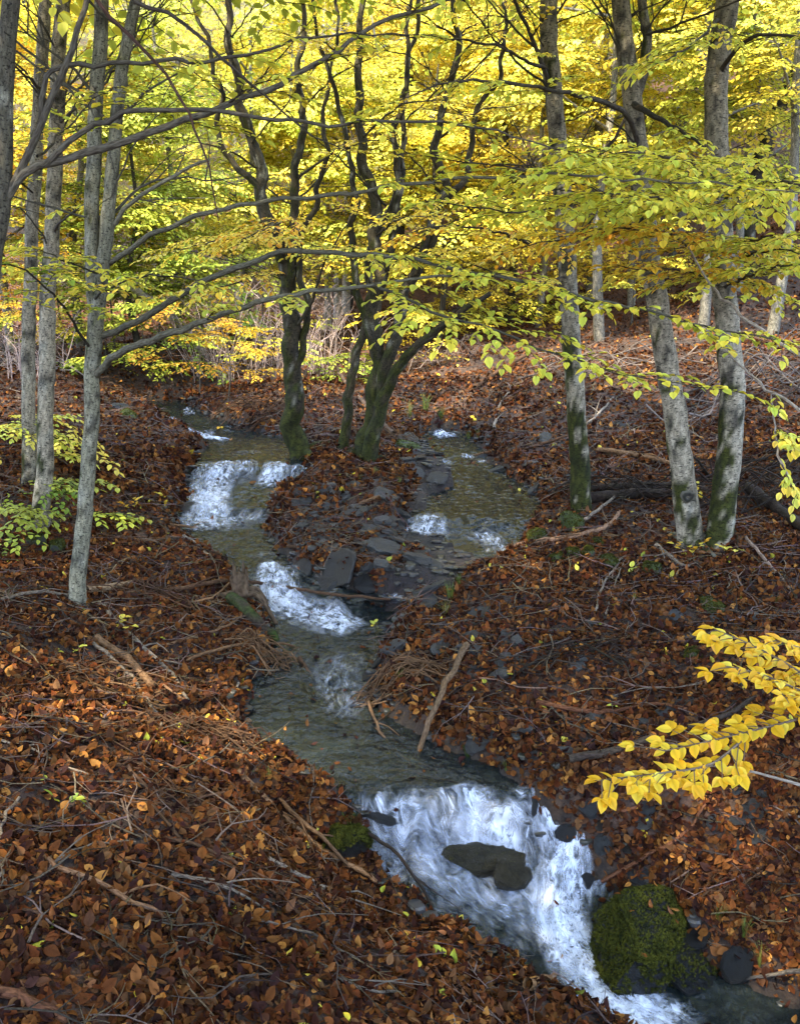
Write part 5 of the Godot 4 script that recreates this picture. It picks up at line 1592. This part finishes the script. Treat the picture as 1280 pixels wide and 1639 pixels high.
	var zones := [[470, 640, 775, 885, 90], [560, 700, 850, 935, 40], [640, 700, 720, 760, 8], [760, 900, 940, 1070, 16], [860, 1260, 980, 1160, 26], [740, 960, 1150, 1250, 14], [930, 1270, 1260, 1420, 18], [680, 860, 1020, 1110, 10], [800, 1000, 660, 800, 12]]
	for z in zones:
		for n in int(z[4]):
			var px := rnd(z[0], z[1]); var py := rnd(z[2], z[3])
			var q := ground(px, py)
			if wet(q.x, -q.z) < .02: continue
			var best := 0
			for k in marks.size():
				if q.distance_to(marks[k][1]) < q.distance_to(marks[best][1]): best = k
			var dv: Vector3 = q - marks[best][1]
			var rel := "touching" if dv.length() < .18 else "just upstream of" if dv.z < -absf(dv.x) else "just downstream of" if dv.z > absf(dv.x) else "on the brook side of" if dv.x * (1 if px < 500 else -1) > 0 else "on the bank side of"
			if dv.length() > .9: rel = rel.replace("just ", "well ").replace("on the", "further out on the")
			var w := rnd(13, 36) * (1.25 if py > 1000 else 1.0)
			var tone: int = [0, 1, 0, 2, 3, 1, 4][rng.randi() % 7]
			var size := "tiny" if w < 15 else "small" if w < 21 else "hand-sized" if w < 28 else "broad"
			var hue: String = ["blue-grey", "mid grey", "near-black", "pale grey", "brownish"][tone]
			var lab := "%s %s slate %s %s" % [size, hue, rel, marks[best][0]]
			var tries := 0
			for extra in ["thin ", "angular ", "tilted ", "flat ", "chipped ", "wedge-shaped ", "narrow "]:
				if not used.has(lab): break
				lab = "%s%s %s slate %s %s" % [extra, size, hue, rel, marks[best][0]]
			used[lab] = true
			rock("slate_rock", px, py, w, w * rnd(.35, .7), tone, lab, "loose slates on the banks and the spit", false, .3, 999.0, .3)
	# pebbles on the bed
	var where := []; var tint := []
	for n in 2600:
		var ch: Array = brook if n % 4 else side_brook
		var d: float = float(ch[0]) + rnd(0, 1) * int(ch[4]) * CH_STEP
		var c := chan_at(ch, d)
		var x := rnd(c.x - .15, c.y + .15)
		var s := rnd(.015, .06)
		where.append(Transform3D(Basis(Vector3.UP, rnd(0, 6)).scaled(Vector3(s, s * rnd(.5, 1), s)), Vector3(x, gh(x, -d) + s * .1, -d)))
		var g := rnd(.010, .038)
		tint.append(Color(g, g * rnd(.9, 1.0), g * rnd(.6, .95)))
	var pb := paint(Color(1, 1, 1), .5, true)
	tag(scatter("pebbles", rock_mesh(3, .7, 0, 0), pb, where, tint), "brown and grey pebbles on the bed of the brook", "pebbles", "", "stuff")

# ---------------------------------------------------------------- fallen wood
func sticks() -> void:
	var tan_ := Color(.19, .11, .058)
	var pale := Color(.23, .19, .15)
	var brown := Color(.075, .042, .024)
	var dark := Color(.032, .024, .018)
	var red := Color(.12, .052, .027)
	stick("fallen_pole", [[383, 1243], [470, 1328, .04], [545, 1388, .05], [603, 1420]], 13, 8, tan_, "long tan pole lying down the near bank to the lower falls", "pole", 2)
	stick("fallen_pole", [[395, 1215], [450, 1285, .03], [510, 1345, .06], [560, 1398]], 9, 6, tan_ * .7, "thinner brown pole lying alongside the long tan pole", "pole", 3)
	stick("fallen_branch", [[275, 1412], [330, 1420, .02], [390, 1445, .02], [430, 1470]], 8, 4, pale, "whitish peeled branch on the near bank's leaves", "branch", 3)
	stick("fallen_branch", [[430, 1385], [480, 1410, .02], [540, 1440, .02], [608, 1480]], 10, 6, pale * .8, "grey lichen-white branch pointing to the lower falls", "branch", 3)
	stick("fallen_branch", [[75, 1388], [150, 1420], [240, 1468, .02], [345, 1520]], 11, 9, Color(.24, .13, .07), "bare reddish-tan branch half buried in the near leaves", "branch", 1)
	stick("fallen_branch", [[-20, 1185], [60, 1212, .02], [110, 1235], [150, 1250]], 6, 3, pale, "pale branch entering at the edge of the near bank", "branch", 3)
	stick("fallen_branch", [[10, 1426, .05], [3, 1340, .05], [15, 1312, .05], [36, 1285, .04]], 11, 6, pale * .8, "grey hooked branch standing up at the picture's edge", "branch", 1)
	stick("fallen_branch", [[48, 1442, .02], [62, 1412, .05], [100, 1382, .05], [155, 1358, .02], [220, 1358]], 8, 3, pale * .7, "grey bent branch arching over the leaves near the hooked one", "branch", 2)
	stick("fallen_branch", [[40, 1465], [100, 1485], [190, 1525], [260, 1560]], 6, 3, brown, "brown twiggy branch in the nearest leaves", "branch", 4)
	stick("fallen_branch", [[-10, 1600], [50, 1620], [110, 1650]], 22, 16, red * .8, "thick brown branch in the bottom corner of the near bank", "branch", 0)
	stick("fallen_branch", [[370, 1470], [450, 1490, .02], [520, 1515], [580, 1550]], 7, 3, pale * .6, "thin grey branch among the leaves beneath the whitish one", "branch", 2)
	stick("fallen_branch", [[520, 1555], [570, 1590], [640, 1595]], 8, 6, pale * .8, "short pale branch near the lower edge of the leaf bank", "branch", 2)
	stick("fallen_branch", [[265, 1350], [330, 1370], [390, 1400], [440, 1440]], 9, 5, brown, "dark brown branch lying between the two whitish ones", "branch", 3)
	stick("fallen_branch", [[205, 1235], [250, 1280], [330, 1320], [400, 1345]], 7, 3, brown * 1.3, "long brown twiggy branch across the middle of the near bank", "branch", 4)
	stick("fallen_branch", [[155, 1030], [205, 1062, .03], [245, 1108]], 14, 11, tan_ * .8, "short thick brown branch below the forked beech", "branch", 0)
	stick("fallen_branch", [[160, 972, .03], [230, 1042, .04], [270, 1078, .03], [302, 1130, .02]], 8, 5, pale * .9, "pale crooked branch sloping away from the forked beech", "branch", 3)
	stick("fallen_branch", [[150, 1035, .02], [205, 1085], [250, 1150], [260, 1190]], 7, 4, pale * .7, "grey branch running under the short thick one", "branch", 3)
	stick("fallen_branch", [[138, 952], [175, 948], [210, 941]], 13, 11, Color(.26, .18, .11), "pale log stub lying at the foot of the forked beech", "log", 0)
	stick("fallen_branch", [[0, 968], [60, 955, .03], [120, 960, .02]], 7, 5, pale * .7, "grey branch reaching the forked beech from the picture's edge", "branch", 3)
	stick("fallen_branch", [[200, 958], [280, 950, .03], [355, 938, .03], [372, 935]], 9, 7, brown * 1.2, "brown branch lying between the forked beech and the stump", "branch", 4)
	stick("fallen_branch", [[215, 1010], [290, 975, .05], [340, 962, .06], [375, 935, .05]], 6, 4, tan_, "thin tan branch leaning up against the stump", "branch", 3)
	stick("fallen_branch", [[240, 1045], [330, 1020, .05], [380, 1000, .03], [400, 975]], 6, 4, tan_ * .8, "forked tan branch below the stump", "branch", 4)
	stick("fallen_branch", [[300, 1062], [365, 1042, .06], [440, 1036, .08], [500, 1046, .1], [560, 1052, .1]], 6, 3, tan_ * .7, "brown branch stretching from the near bank over the pool's inlet", "branch", 3)
	stick("fallen_branch", [[380, 938, .12], [430, 940, .14], [480, 950, .14], [560, 960, .12], [625, 966, .1]], 7, 4, brown, "dark thin branch bridging the white rapid", "branch", 2)
	stick("fallen_branch", [[425, 985, .05], [470, 988, .08], [520, 974, .1]], 5, 2, dark, "short black twig poking over the white rapid", "branch", 1)
	stick("fallen_log", [[372, 968], [405, 1000, .03], [440, 1035, .02]], 22, 16, dark * 1.2, "mossy dark log lying along the bank below the stump", "log", 1, .8)
	stick("fallen_branch", [[480, 1060, .1], [500, 1090, .1], [545, 1130, .05]], 8, 4, brown, "dark dipping branch with its tip in the pool's inlet", "branch", 2)
	stick("fallen_branch", [[480, 1075, .06], [478, 1110, .08], [440, 1135, .04]], 6, 4, tan_ * .8, "curved brown root hanging from the near bank over the pool", "root", 1)
	stick("fallen_branch", [[380, 1100, .03], [382, 1150, .03], [392, 1200]], 5, 3, pale, "thin white twig hanging down the near bank", "twig", 1)
	stick("fallen_branch", [[747, 1040, .10], [705, 1120, .10], [685, 1165, .08], [664, 1220, .0]], 11, 8, Color(.13, .085, .05), "propped dead limb leaning from the far bank down to the pool", "limb", 0)
	stick("fallen_branch", [[590, 1125, .05], [602, 1165, .08], [640, 1215, .04], [700, 1240, .03]], 6, 3, tan_, "snaking root dipping into the pool from the far bank", "root", 3)
	stick("fallen_branch", [[575, 1150, .03], [610, 1180, .06], [650, 1200, .05]], 5, 3, tan_ * .8, "second thin root by the snaking one", "root", 2)
	stick("fallen_branch", [[438, 1243, .05], [480, 1226, .1], [515, 1228, .1], [560, 1248, .06], [600, 1272, .03]], 6, 3, brown, "thin arched branch over the still pool", "branch", 2)
	stick("fallen_branch", [[620, 1238, .05], [680, 1250, .05], [735, 1262, .02]], 6, 4, Color(.16, .08, .05), "short reddish branch caught at the crest of the lower falls", "branch", 1)
	stick("fallen_branch", [[585, 1340, .05], [640, 1375, .08], [665, 1415, .08], [695, 1465, .02]], 7, 4, dark * 1.3, "bent dark branch hanging at the near edge of the lower falls", "branch", 2)
	stick("fallen_log", [[845, 1592], [885, 1576, .05], [918, 1560, .08]], 24, 16, Color(.20, .11, .05), "stubby broken log end jutting over the white water", "log", 0)
	stick("fallen_branch", [[905, 1610, .02], [950, 1600, .05], [985, 1570, .06]], 4, 2, dark, "thin black twig forking over the white water", "twig", 2)
	stick("fallen_branch", [[1290, 1560, .06], [1200, 1575, .03], [1110, 1588, .0]], 9, 5, pale * .6, "pale branch lying in the dark water below the boulder", "branch", 1)
	stick("fallen_branch", [[965, 1412, .02], [1040, 1368, .04], [1095, 1335, .04], [1125, 1300, .03], [1142, 1270, .02]], 8, 5, red, "curved reddish stick slanting up the bank behind the boulder", "stick", 1)
	stick("fallen_branch", [[995, 1310], [1035, 1295, .02], [1072, 1272, .03]], 6, 4, red * 1.2, "short reddish stick under the yellow spray", "stick", 0)
	stick("fallen_branch", [[905, 1228], [975, 1214, .01], [1042, 1194]], 16, 12, dark * 1.3, "black fallen log half sunk in leaves on the far bank", "log", 0)
	stick("fallen_branch", [[860, 1132], [940, 1146, .02], [1000, 1144, .02], [1050, 1133, .02], [1100, 1140]], 9, 6, red * .8, "long curved branch on the far bank behind the yellow spray", "branch", 3)
	stick("fallen_branch", [[1100, 1170], [1170, 1150, .02], [1230, 1110, .02]], 10, 7, dark * 1.2, "dark log behind the yellow spray", "log", 1)
	stick("fallen_branch", [[810, 884, .02], [870, 872, .04], [935, 862, .04], [975, 846, .04], [992, 824, .03]], 9, 6, Color(.22, .13, .08), "crooked tan branch lying from the brown pool toward the leaning beech", "branch", 4)
	stick("fallen_branch", [[930, 842], [970, 810, .06], [1005, 782, .06]], 6, 4, pale * .8, "thin grey pole propped on the brushwood beside the lone beech", "branch", 1)
	stick("fallen_branch", [[952, 985], [965, 940, .03], [995, 898, .03]], 5, 3, pale, "thin pale twig below the mossy row", "twig", 3)
	stick("fallen_branch", [[968, 990], [982, 945, .03], [998, 905, .02]], 4, 2, pale * .8, "second pale twig below the mossy row", "twig", 2)
	stick("fallen_branch", [[1050, 880, .04], [1075, 900, .05], [1100, 915]], 8, 4, pale * .8, "pale forked root under the leaning beech", "root", 3)
	stick("fallen_branch", [[1165, 830, .05], [1195, 870, .04], [1265, 948, .02]], 6, 4, Color(.25, .18, .14), "long straight pale stick below the stout beech", "stick", 1)
	stick("fallen_log", [[925, 792, .03], [1000, 787, .06], [1070, 784, .05]], 14, 10, dark, "dark log on the brushwood between the lone and leaning beeches", "log", 2)
	stick("fallen_log", [[935, 808], [1010, 800, .03], [1085, 800, .03]], 18, 14, dark * .8, "black rotting log at the bottom of that brushwood", "log", 2)
	stick("fallen_log", [[1190, 790, .06], [1235, 820, .05], [1290, 860, .02]], 20, 14, dark * .9, "black log slanting down at the outer side of the stout beech", "log", 2)
	stick("fallen_branch", [[955, 725], [1020, 735, .03], [1080, 748, .02]], 8, 6, tan_, "tan branch on the leaf slope behind the leaning beech", "branch", 2)
	stick("fallen_branch", [[800, 735], [870, 715, .02], [940, 690, .02]], 6, 3, brown, "brown branch on the leaf slope above the side brook", "branch", 3)
	stick("fallen_branch", [[790, 690], [800, 650, .03], [815, 632, .02]], 5, 3, pale, "pale stick on the sunlit leaf slope", "stick", 2)
	stick("fallen_branch", [[930, 690], [965, 660, .03], [980, 640, .02]], 5, 3, pale, "pale twig standing on the leaf slope by the lone beech", "twig", 2)
	stick("fallen_pole", [[760, 626], [800, 598, .05], [845, 572, .05]], 8, 5, brown, "thin brown pole on the sunlit leaf slope", "pole", 1)
	stick("fallen_branch", [[700, 800, .1], [735, 792, .15], [790, 812, .1]], 4, 2, tan_, "thin twig on the heap in the side brook", "twig", 3)
	stick("fallen_branch", [[575, 812], [610, 800, .02], [660, 795, .02]], 6, 3, tan_, "tan stick beside the pointed slate on the spit", "stick", 2)
	stick("fallen_branch", [[460, 880], [530, 885, .02], [580, 905, .02]], 6, 4, brown, "brown branch lying on the spit over the white rapid", "branch", 2)
	stick("fallen_branch", [[270, 845, .05], [330, 852, .08], [380, 878, .05]], 5, 3, tan_, "bowed tan branch over the still reach below the upper falls", "branch", 2)
	stick("fallen_branch", [[295, 862, .03], [330, 890, .05], [360, 925, .03]], 5, 3, pale * .8, "thin pale branch dipping beside the stump's upstream side", "branch", 1)
	stick("fallen_branch", [[745, 738, .05], [770, 730, .06], [850, 715, .03]], 5, 3, tan_ * .8, "thin stick over the side brook's middle step", "stick", 2)
	stick("dead_pole", [[628, 700, .05], [545, 606, .5], [515, 540, .6]], 9, 6, Color(.13, .09, .065), "leaning dead stem crossing between the dark mossy trees", "pole", 2)
	# the pale dead trunk that leans over the bend
	var m := MB.new()
	var a := ground(330, 572)
	var p := curve([a, pt(280, 510, -a.z - .4), pt(190, 445, -a.z - 1.2)], .15)
	for i in p.size(): p[i] -= a
	tube(m, p, radii(p.size(), .06, .045), 9, Color(.38, .36, .31), .06)
	var o := build("leaning_dead_trunk", m.mesh(), m_bark)
	o.position = a
	tag(o, "pale dead trunk leaning over the bend of the brook", "trunk")
	stump()
	# heaps of brushwood
	for k in [[1220, 790, 46, 1.3, .45, dark, "dark brushwood heap at the outer side of the stout beech"], [1000, 795, 30, .9, .25, dark, "brushwood heap between the lone beech and the leaning beech"], [1000, 590, 30, 1.6, .5, Color(.15, .12, .10), "grey brushwood heap up the leaf slope behind the lone beech"], [1220, 640, 40, 1.6, .7, Color(.13, .11, .10), "grey brushwood on the slope behind the stout beech"],
		[700, 585, 26, 1.1, .45, Color(.17, .13, .11), "grey-brown brushwood behind the many-stemmed tree"], [385, 668, 46, .9, .22, brown, "leafy stick mound at the first bend of the brook"], [735, 822, 30, .28, .14, tan_ * .7, "twig heap caught on the rock in the side brook"], [450, 1075, 60, .42, .14, tan_ * .8, "tangle of roots and twigs on the near bank over the pool"],
		[640, 1075, 60, .42, .12, tan_ * .8, "tangle of thin twigs on the far bank at the pool's inlet"], [330, 1180, 40, .5, .12, brown, "fine brushwood on the near bank above the still pool"], [620, 700, 24, .5, .15, tan_ * .7, "driftwood heap at the foot of the many-stemmed tree"], [20, 590, 30, 1.0, .3, Color(.28, .24, .22), "grey brushwood behind the straight grey beeches"],
		[330, 1290, 46, .6, .05, brown * 1.5, "fine purplish twigs strewn over the near bank above the long tan pole"], [215, 1110, 36, .6, .06, tan_ * .7, "loose sticks on the near bank below the forked beech"], [480, 1430, 30, .45, .04, brown * 1.4, "thin sticks on the leaf bank above the lower falls"],
		[1160, 1425, 26, .2, .05, brown, "root fringe on the undercut bank behind the boulder"], [900, 1060, 26, .5, .1, dark, "dark twig tangle on the middle of the far bank"], [260, 960, 30, .55, .1, brown, "stick litter heap between the forked beech and the stump"]]:
		brush_heap(k[0], k[1], k[2], k[3], k[4], k[5], k[6])

func brush_heap(px: float, py: float, n: int, wide: float, high: float, col: Color, label: String) -> void:
	var t := base("brush_heap", ground(px, py))
	tag(t, label, "brushwood")
	for k in n:
		var m := MB.new()
		var c := Vector3(rnd(-1, 1) * wide * .6, 0, rnd(-.6, .6) * wide * .5)
		var a := rnd(-.7, .7) + (PI if rng.randf() < .5 else 0.0)
		var l := wide * rnd(.3, .9)
		var o := Vector3(cos(a), 0, sin(a)) * l * .5
		var pts := []
		for f in [-1.0, -.2, .4, 1.0]:
			var q: Vector3 = c + o * f + Vector3(rnd(-.04, .04), 0, rnd(-.04, .04)) * wide
			q.y = gh(t.position.x + q.x, t.position.z + q.z) - t.position.y + rnd(.01, 1.0) * high * (1.0 - absf(f) * .4)
			pts.append(q)
		var s := curve(pts, .12)
		var r := rnd(.003, .010) * (.6 + wide * .5)
		var cc := col * rnd(.6, 1.6)
		tube(m, s, radii(s.size(), r, r * .35), 5, cc)
		for j in 2:
			var i := 1 + rng.randi() % (s.size() - 2)
			var q := Vector3(rnd(-1, 1), rnd(-.2, .7), rnd(-1, 1)).normalized() * l * rnd(.15, .35)
			tube(m, PackedVector3Array([s[i], s[i] + q * .5 + Vector3(0, .01, 0), s[i] + q]), radii(3, r * .5, .0015), 4, cc)
		build("stick", m.mesh(), m_wood, t)

func stump() -> void:
	var a := ground(386, 962)
	var t := base("tree_stump", a)
	tag(t, "broken rotten stump at the water's edge where the white rapid begins", "stump")
	var m := MB.new()
	var sides := 16
	var f := func(q, n_, al): return Color(.10, .07, .045) * (1.0 + .6 * nz.get_noise_3dv(q * 22.0))
	var p := curve([Vector3(0, -.1, 0), Vector3(.01, .05, 0), Vector3(-.01, .20, .0)], .03)
	tube(m, p, radii(p.size(), .10, .055), sides, f, .35)
	build("stub", m.mesh(), m_wood, t)
	for k in 6:                                                    # torn splinters round the broken top
		var g := MB.new()
		var an := TAU * k / 6 + rnd(-.3, .3)
		var o := Vector3(cos(an), 0, sin(an)) * .045
		var h := rnd(.05, .14)
		var s := PackedVector3Array([Vector3(0, .16, 0) + o, Vector3(0, .19 + h * .5, 0) + o * 1.05, Vector3(0, .19 + h, 0) + o * 1.1])
		tube(g, s, radii(3, .022, .003), 6, f)
		build("splinter", g.mesh(), m_wood, t)
	for k in 5:
		var g := MB.new()
		var an := TAU * k / 5 + .4
		var o := Vector3(cos(an), 0, sin(an))
		var e := o * rnd(.25, .4)
		e.y = gh(a.x + e.x, a.z + e.z) - a.y - .02
		var s := curve([o * .06 + Vector3(0, .06, 0), o * .16 + Vector3(0, .05, 0), e], .05)
		tube(g, s, radii(s.size(), .032, .010), 8, f, .2)
		build("root", g.mesh(), m_wood, t)

# ---------------------------------------------------------------- dead leaves and twigs
func litter() -> void:
	var where := []
	var tint := []
	var big := []
	var scale_of := PackedFloat32Array()
	var bands := [[1.7, 3.5, 3000.0], [3.5, 5.5, 2800.0], [5.5, 8.0, 2100.0], [8.0, 11.0, 1250.0], [11.0, 15.0, 620.0], [15.0, 22.0, 190.0], [22.0, 30.0, 60.0]]
	for b in bands:
		var w0: float = .42 * b[0] + 2.4
		var w1: float = .42 * b[1] + 2.4
		var n := int((w0 + w1) * (b[1] - b[0]) * b[2])
		for k in n:
			var d: float = sqrt(rnd(b[0] * b[0], b[1] * b[1]))
			var x := rnd(-1, 1) * (.42 * d + 2.4)
			if absf(x) > .42 * d + .9 and rng.randf() < .45: continue
			var e := wet(x, d) if absf(x) < 5.5 and d < 16.5 else 9.0
			var z := -d
			if e < .03 and rng.randf() > .02: continue
			var thin := .5 if e < .06 else 1.0
			if d > 7.3 and d < 9.8 and x > -1.1 and x < .6: thin = .6      # slate shows on the spit
			if rng.randf() > thin: continue
			var nn := gn(x, z)
			var y := gh(x, z) + rnd(.0, .03) + .02 * maxf(0, nz.get_noise_2d(x * 3.5, d * 3.5))
			if e < .03: y = maxf(y, chan_at(brook, d).z + .004)
			var up := (nn + Vector3(rnd(-1, 1), rnd(-.3, .3), rnd(-1, 1)) * .85).normalized()
			var a := rnd(0, TAU)
			var dir := Vector3(cos(a), 0, sin(a))
			dir = (dir - up * dir.dot(up)).normalized()
			var s := lerpf(.018, .056, pow(rng.randf(), 1.0)) * (1.0 if d < 9 else 1.3)
			var t := Transform3D(Basis(dir * s, up * s, dir.cross(up) * s), Vector3(x, y, z))
			var col: Color = jitter(pick(BROWN), .3)
			var patch := nz.get_noise_2d(x * .7, d * .7)
			col = col * (1.0 + .30 * patch)
			var f := rng.randf()
			if f < .003: col = jitter(pick(YELLOW)) * .6
			elif f < .005: col = jitter(pick(LIME)) * .45
			elif f < .035: col = Color(.32, .145, .035)
			col.a = 1
			where.append(t); tint.append(col)
			if nn.y < .86:                                       # steep banks carry as many leaves for their own area
				for g in 2:
					var x2 := x + rnd(-.05, .05); var z2 := z + rnd(-.05, .05)
					where.append(Transform3D(t.basis.rotated(nn, rnd(0, 6)), Vector3(x2, gh(x2, z2) + rnd(.005, .03), z2))); tint.append(col * rnd(.6, 1.2))
			var q := pixel(t.origin)
			if q.x > 0 and q.x < 1280 and q.y < 1639: big.append([-(s / d) * (1.0 + .2 * up.y), where.size() - 1])
	big.sort_custom(func(a, b): return a[0] < b[0] or a[0] == b[0] and a[1] < b[1])
	var chosen := {}
	for k in mini(300, big.size()): chosen[big[k][1]] = true
	var mats := {}
	var rest := []; var rest_c := []
	for i in 9: rest.append([]); rest_c.append([])
	for i in where.size():
		if chosen.has(i):
			var c: Color = BROWN[i % BROWN.size()] if i % 110 else Color(.34, .30, .04)
			if not mats.has(c): mats[c] = paint(c, .9, true, .15)
			var o := build("fallen_leaf", litter_meshes[i % 9], mats[c], floor_node)
			o.transform = where[i]
		else:
			rest[i % 9].append(where[i]); rest_c[i % 9].append(tint[i])
	var heap := base("leaf_litter", Vector3.ZERO)
	tag(heap, "brown and rust beech leaves covering the floor on both banks", "dead leaves", "", "stuff")
	for i in 9: scatter("leaves", litter_meshes[i], m_litter, rest[i], rest_c[i], heap)
	# fine twigs over the leaves
	var tm := []
	for k in 4:
		var m := MB.new()
		var p := curve([Vector3(-.5, 0, 0), Vector3(-.15, rnd(-.02, .06), rnd(-.08, .08)), Vector3(.2, rnd(0, .05), rnd(-.1, .1)), Vector3(.5, rnd(-.02, .06), rnd(-.08, .08))], .2)
		tube(m, p, radii(p.size(), .012, .005), 4, Color.WHITE)
		for j in 3:
			var i := 1 + rng.randi() % (p.size() - 2)
			var q := Vector3(rnd(.1, .3), rnd(-.02, .08), rnd(-.25, .25))
			tube(m, PackedVector3Array([p[i], p[i] + q * .5, p[i] + q]), radii(3, .007, .003), 4, Color.WHITE)
		tm.append(m.mesh())
	var tw := base("twig_litter", Vector3.ZERO)
	tag(tw, "fine dead twigs strewn over the leaves of both banks", "twigs", "", "stuff")
	for v in 4:
		var ww := []; var tt := []
		for k in 1300:
			var d := sqrt(rnd(4.0, 200.0))
			var x := rnd(-1, 1) * (.42 * d + .8)
			if wet(x, d) < .05: continue
			var l := rnd(.12, .5)
			var a := rnd(0, TAU)
			var nn := gn(x, -d)
			var dir := Vector3(cos(a), 0, sin(a))
			dir = (dir - nn * dir.dot(nn)).normalized()
			var th := rnd(.5, 1.1) * minf(l, .3)
			ww.append(Transform3D(Basis(dir * l, nn * th, dir.cross(nn) * l), Vector3(x, gh(x, -d) + .04, -d)))
			var g := rnd(.03, .22)
			tt.append(Color(g, g * rnd(.62, .85), g * rnd(.42, .72)))
		scatter("twigs", tm[v], m_wood, ww, tt, tw)

# ---------------------------------------------------------------- the yellow spray close to the lens
func near_spray() -> void:
	var root := base("beech_branch", pt(1330, 1180, 2.35))
	tag(root, "bright yellow leafy beech branch reaching in close at the edge of the far bank", "branch")
	var gold := [Color(.72, .43, .016), Color(.76, .48, .020), Color(.68, .39, .014), Color(.74, .53, .035)]
	var lv := Leaves.new()
	var wood := Color(.20, .16, .12)
	var m := MB.new()
	for l in [
		[[1345, 1120, 2.4], [1285, 1148, 2.38], [1210, 1168, 2.34], [1140, 1185, 2.3], [1062, 1202, 2.28]],
		[[1200, 1172, 2.33], [1140, 1222, 2.26], [1070, 1236, 2.22], [1010, 1243, 2.18], [952, 1250, 2.15]],
		[[1330, 1110, 2.5], [1270, 1070, 2.52], [1210, 1036, 2.54], [1140, 1006, 2.56]],
		[[1330, 1120, 2.45], [1280, 1105, 2.42], [1215, 1078, 2.40], [1160, 1066, 2.40]],
		[[1330, 1050, 2.5], [1290, 1040, 2.45], [1240, 1025, 2.42]],
		[[1330, 1130, 2.4], [1290, 1118, 2.34], [1250, 1112, 2.3]],
	]:
		var pts := px_line(l)
		var p := curve(pts, .05)
		var q := PackedVector3Array()
		for v in p: q.append(v - root.position)
		tube(m, q, radii(q.size(), .0045, .0014), 6, wood)
		var s := 1.0
		var view := Vector3(-.10, .95, .28).normalized()             # the layer of leaves tips a little toward the light over the brook
		var total := 0.0
		for i in p.size() - 1: total += p[i].distance_to(p[i + 1])
		var n := int(total / .013)
		for k in n:
			var f := clampf((k + .7) / n, 0, 1) * (p.size() - 1)
			var i := mini(int(f), p.size() - 2)
			var at := p[i].lerp(p[i + 1], f - i)
			if pixel(at).x > 1330: continue
			var d := (p[i + 1] - p[i]).normalized()
			var up := (view - d * view.dot(d)).normalized()
			var o := d.rotated(up, s * rnd(.3, 1.35)) if k < n - 1 else d
			lv.t.append(leaf_at(at, o, up, rnd(.030, .049), .42))
			lv.c.append(pick(gold) if rng.randf() > .12 else pick(YELLOW))
			if k % 2 == 1:                                           # short side shoots with three leaves
				var e := at + d.rotated(up, -s * rnd(.4, 1.2)) * rnd(.03, .08)
				tube(m, PackedVector3Array([at - root.position, (at + e) * .5 - root.position + Vector3(0, .003, 0), e - root.position]), radii(3, .0016, .001), 4, wood)
				for g in [-.8, 0.0, .8]:
					lv.t.append(leaf_at(e, (e - at).normalized().rotated(up, g), up, rnd(.028, .044), .42))
					lv.c.append(pick(gold))
			s = -s
	build("twig", m.mesh(), m_wood, root)
	hang_leaves(root, lv, 300)
	var b := MB.new()
	var c2 := curve(px_line([[1300, 1262, 2.3], [1240, 1245, 2.3], [1180, 1230, 2.32], [1130, 1226, 2.33]]), .05)
	for i in c2.size(): c2[i] -= root.position
	tube(b, c2, radii(c2.size(), .0045, .002), 6, Color(.34, .30, .25))
	build("bare_twig", b.mesh(), m_wood, root)
	# pale hanging twigs on the far bank
	for k in [[[[1100, 395, 6.3], [1135, 455, 6.0], [1165, 485, 5.8], [1205, 520, 5.5], [1295, 580, 5.2]], .012, "pale arching twig hanging before the stout beech", 3], [[[1150, 552, 6.2], [1200, 600, 5.9], [1240, 632, 5.7], [1300, 668, 5.5]], .011, "pale straight bough slanting down past the stout beech", 2], [[[1232, 628, 5.8], [1238, 680, 5.7], [1245, 725, 5.5], [1262, 775, 5.4]], .008, "pale drooping twig with lime leaves over the brushwood at the edge", 9]]:
		var g := MB.new()
		var o := px_line(k[0])
		var p := curve(o, .08)
		for i in p.size(): p[i] += Vector3(nz.get_noise_2d(i * 4.0, 3), nz.get_noise_2d(i * 4.0, 33), 0) * .02 - o[-1]
		tube(g, p, radii(p.size(), k[1] * .45, k[1]), 6, Color(.33, .29, .24))
		var h := base("hanging_branch", o[-1])
		tag(h, k[2], "branch")
		build("twig", g.mesh(), m_wood, h)
		var hl := Leaves.new()
		for j in k[3]:
			var i := rng.randi() % p.size()
			var dd := Vector3(rnd(-1, 1), rnd(-.5, .1), rnd(-.3, 1)).normalized()
			var tw := MB.new()
			twig_with_leaves(tw, hl, p[i] + h.position, dd, rnd(.12, .3), .0025, LIME + YELLOW, 1, h.position, .062)
			build("twig", tw.mesh(), m_wood, h)
		if hl.t.size(): hang_leaves(h, hl, 60)
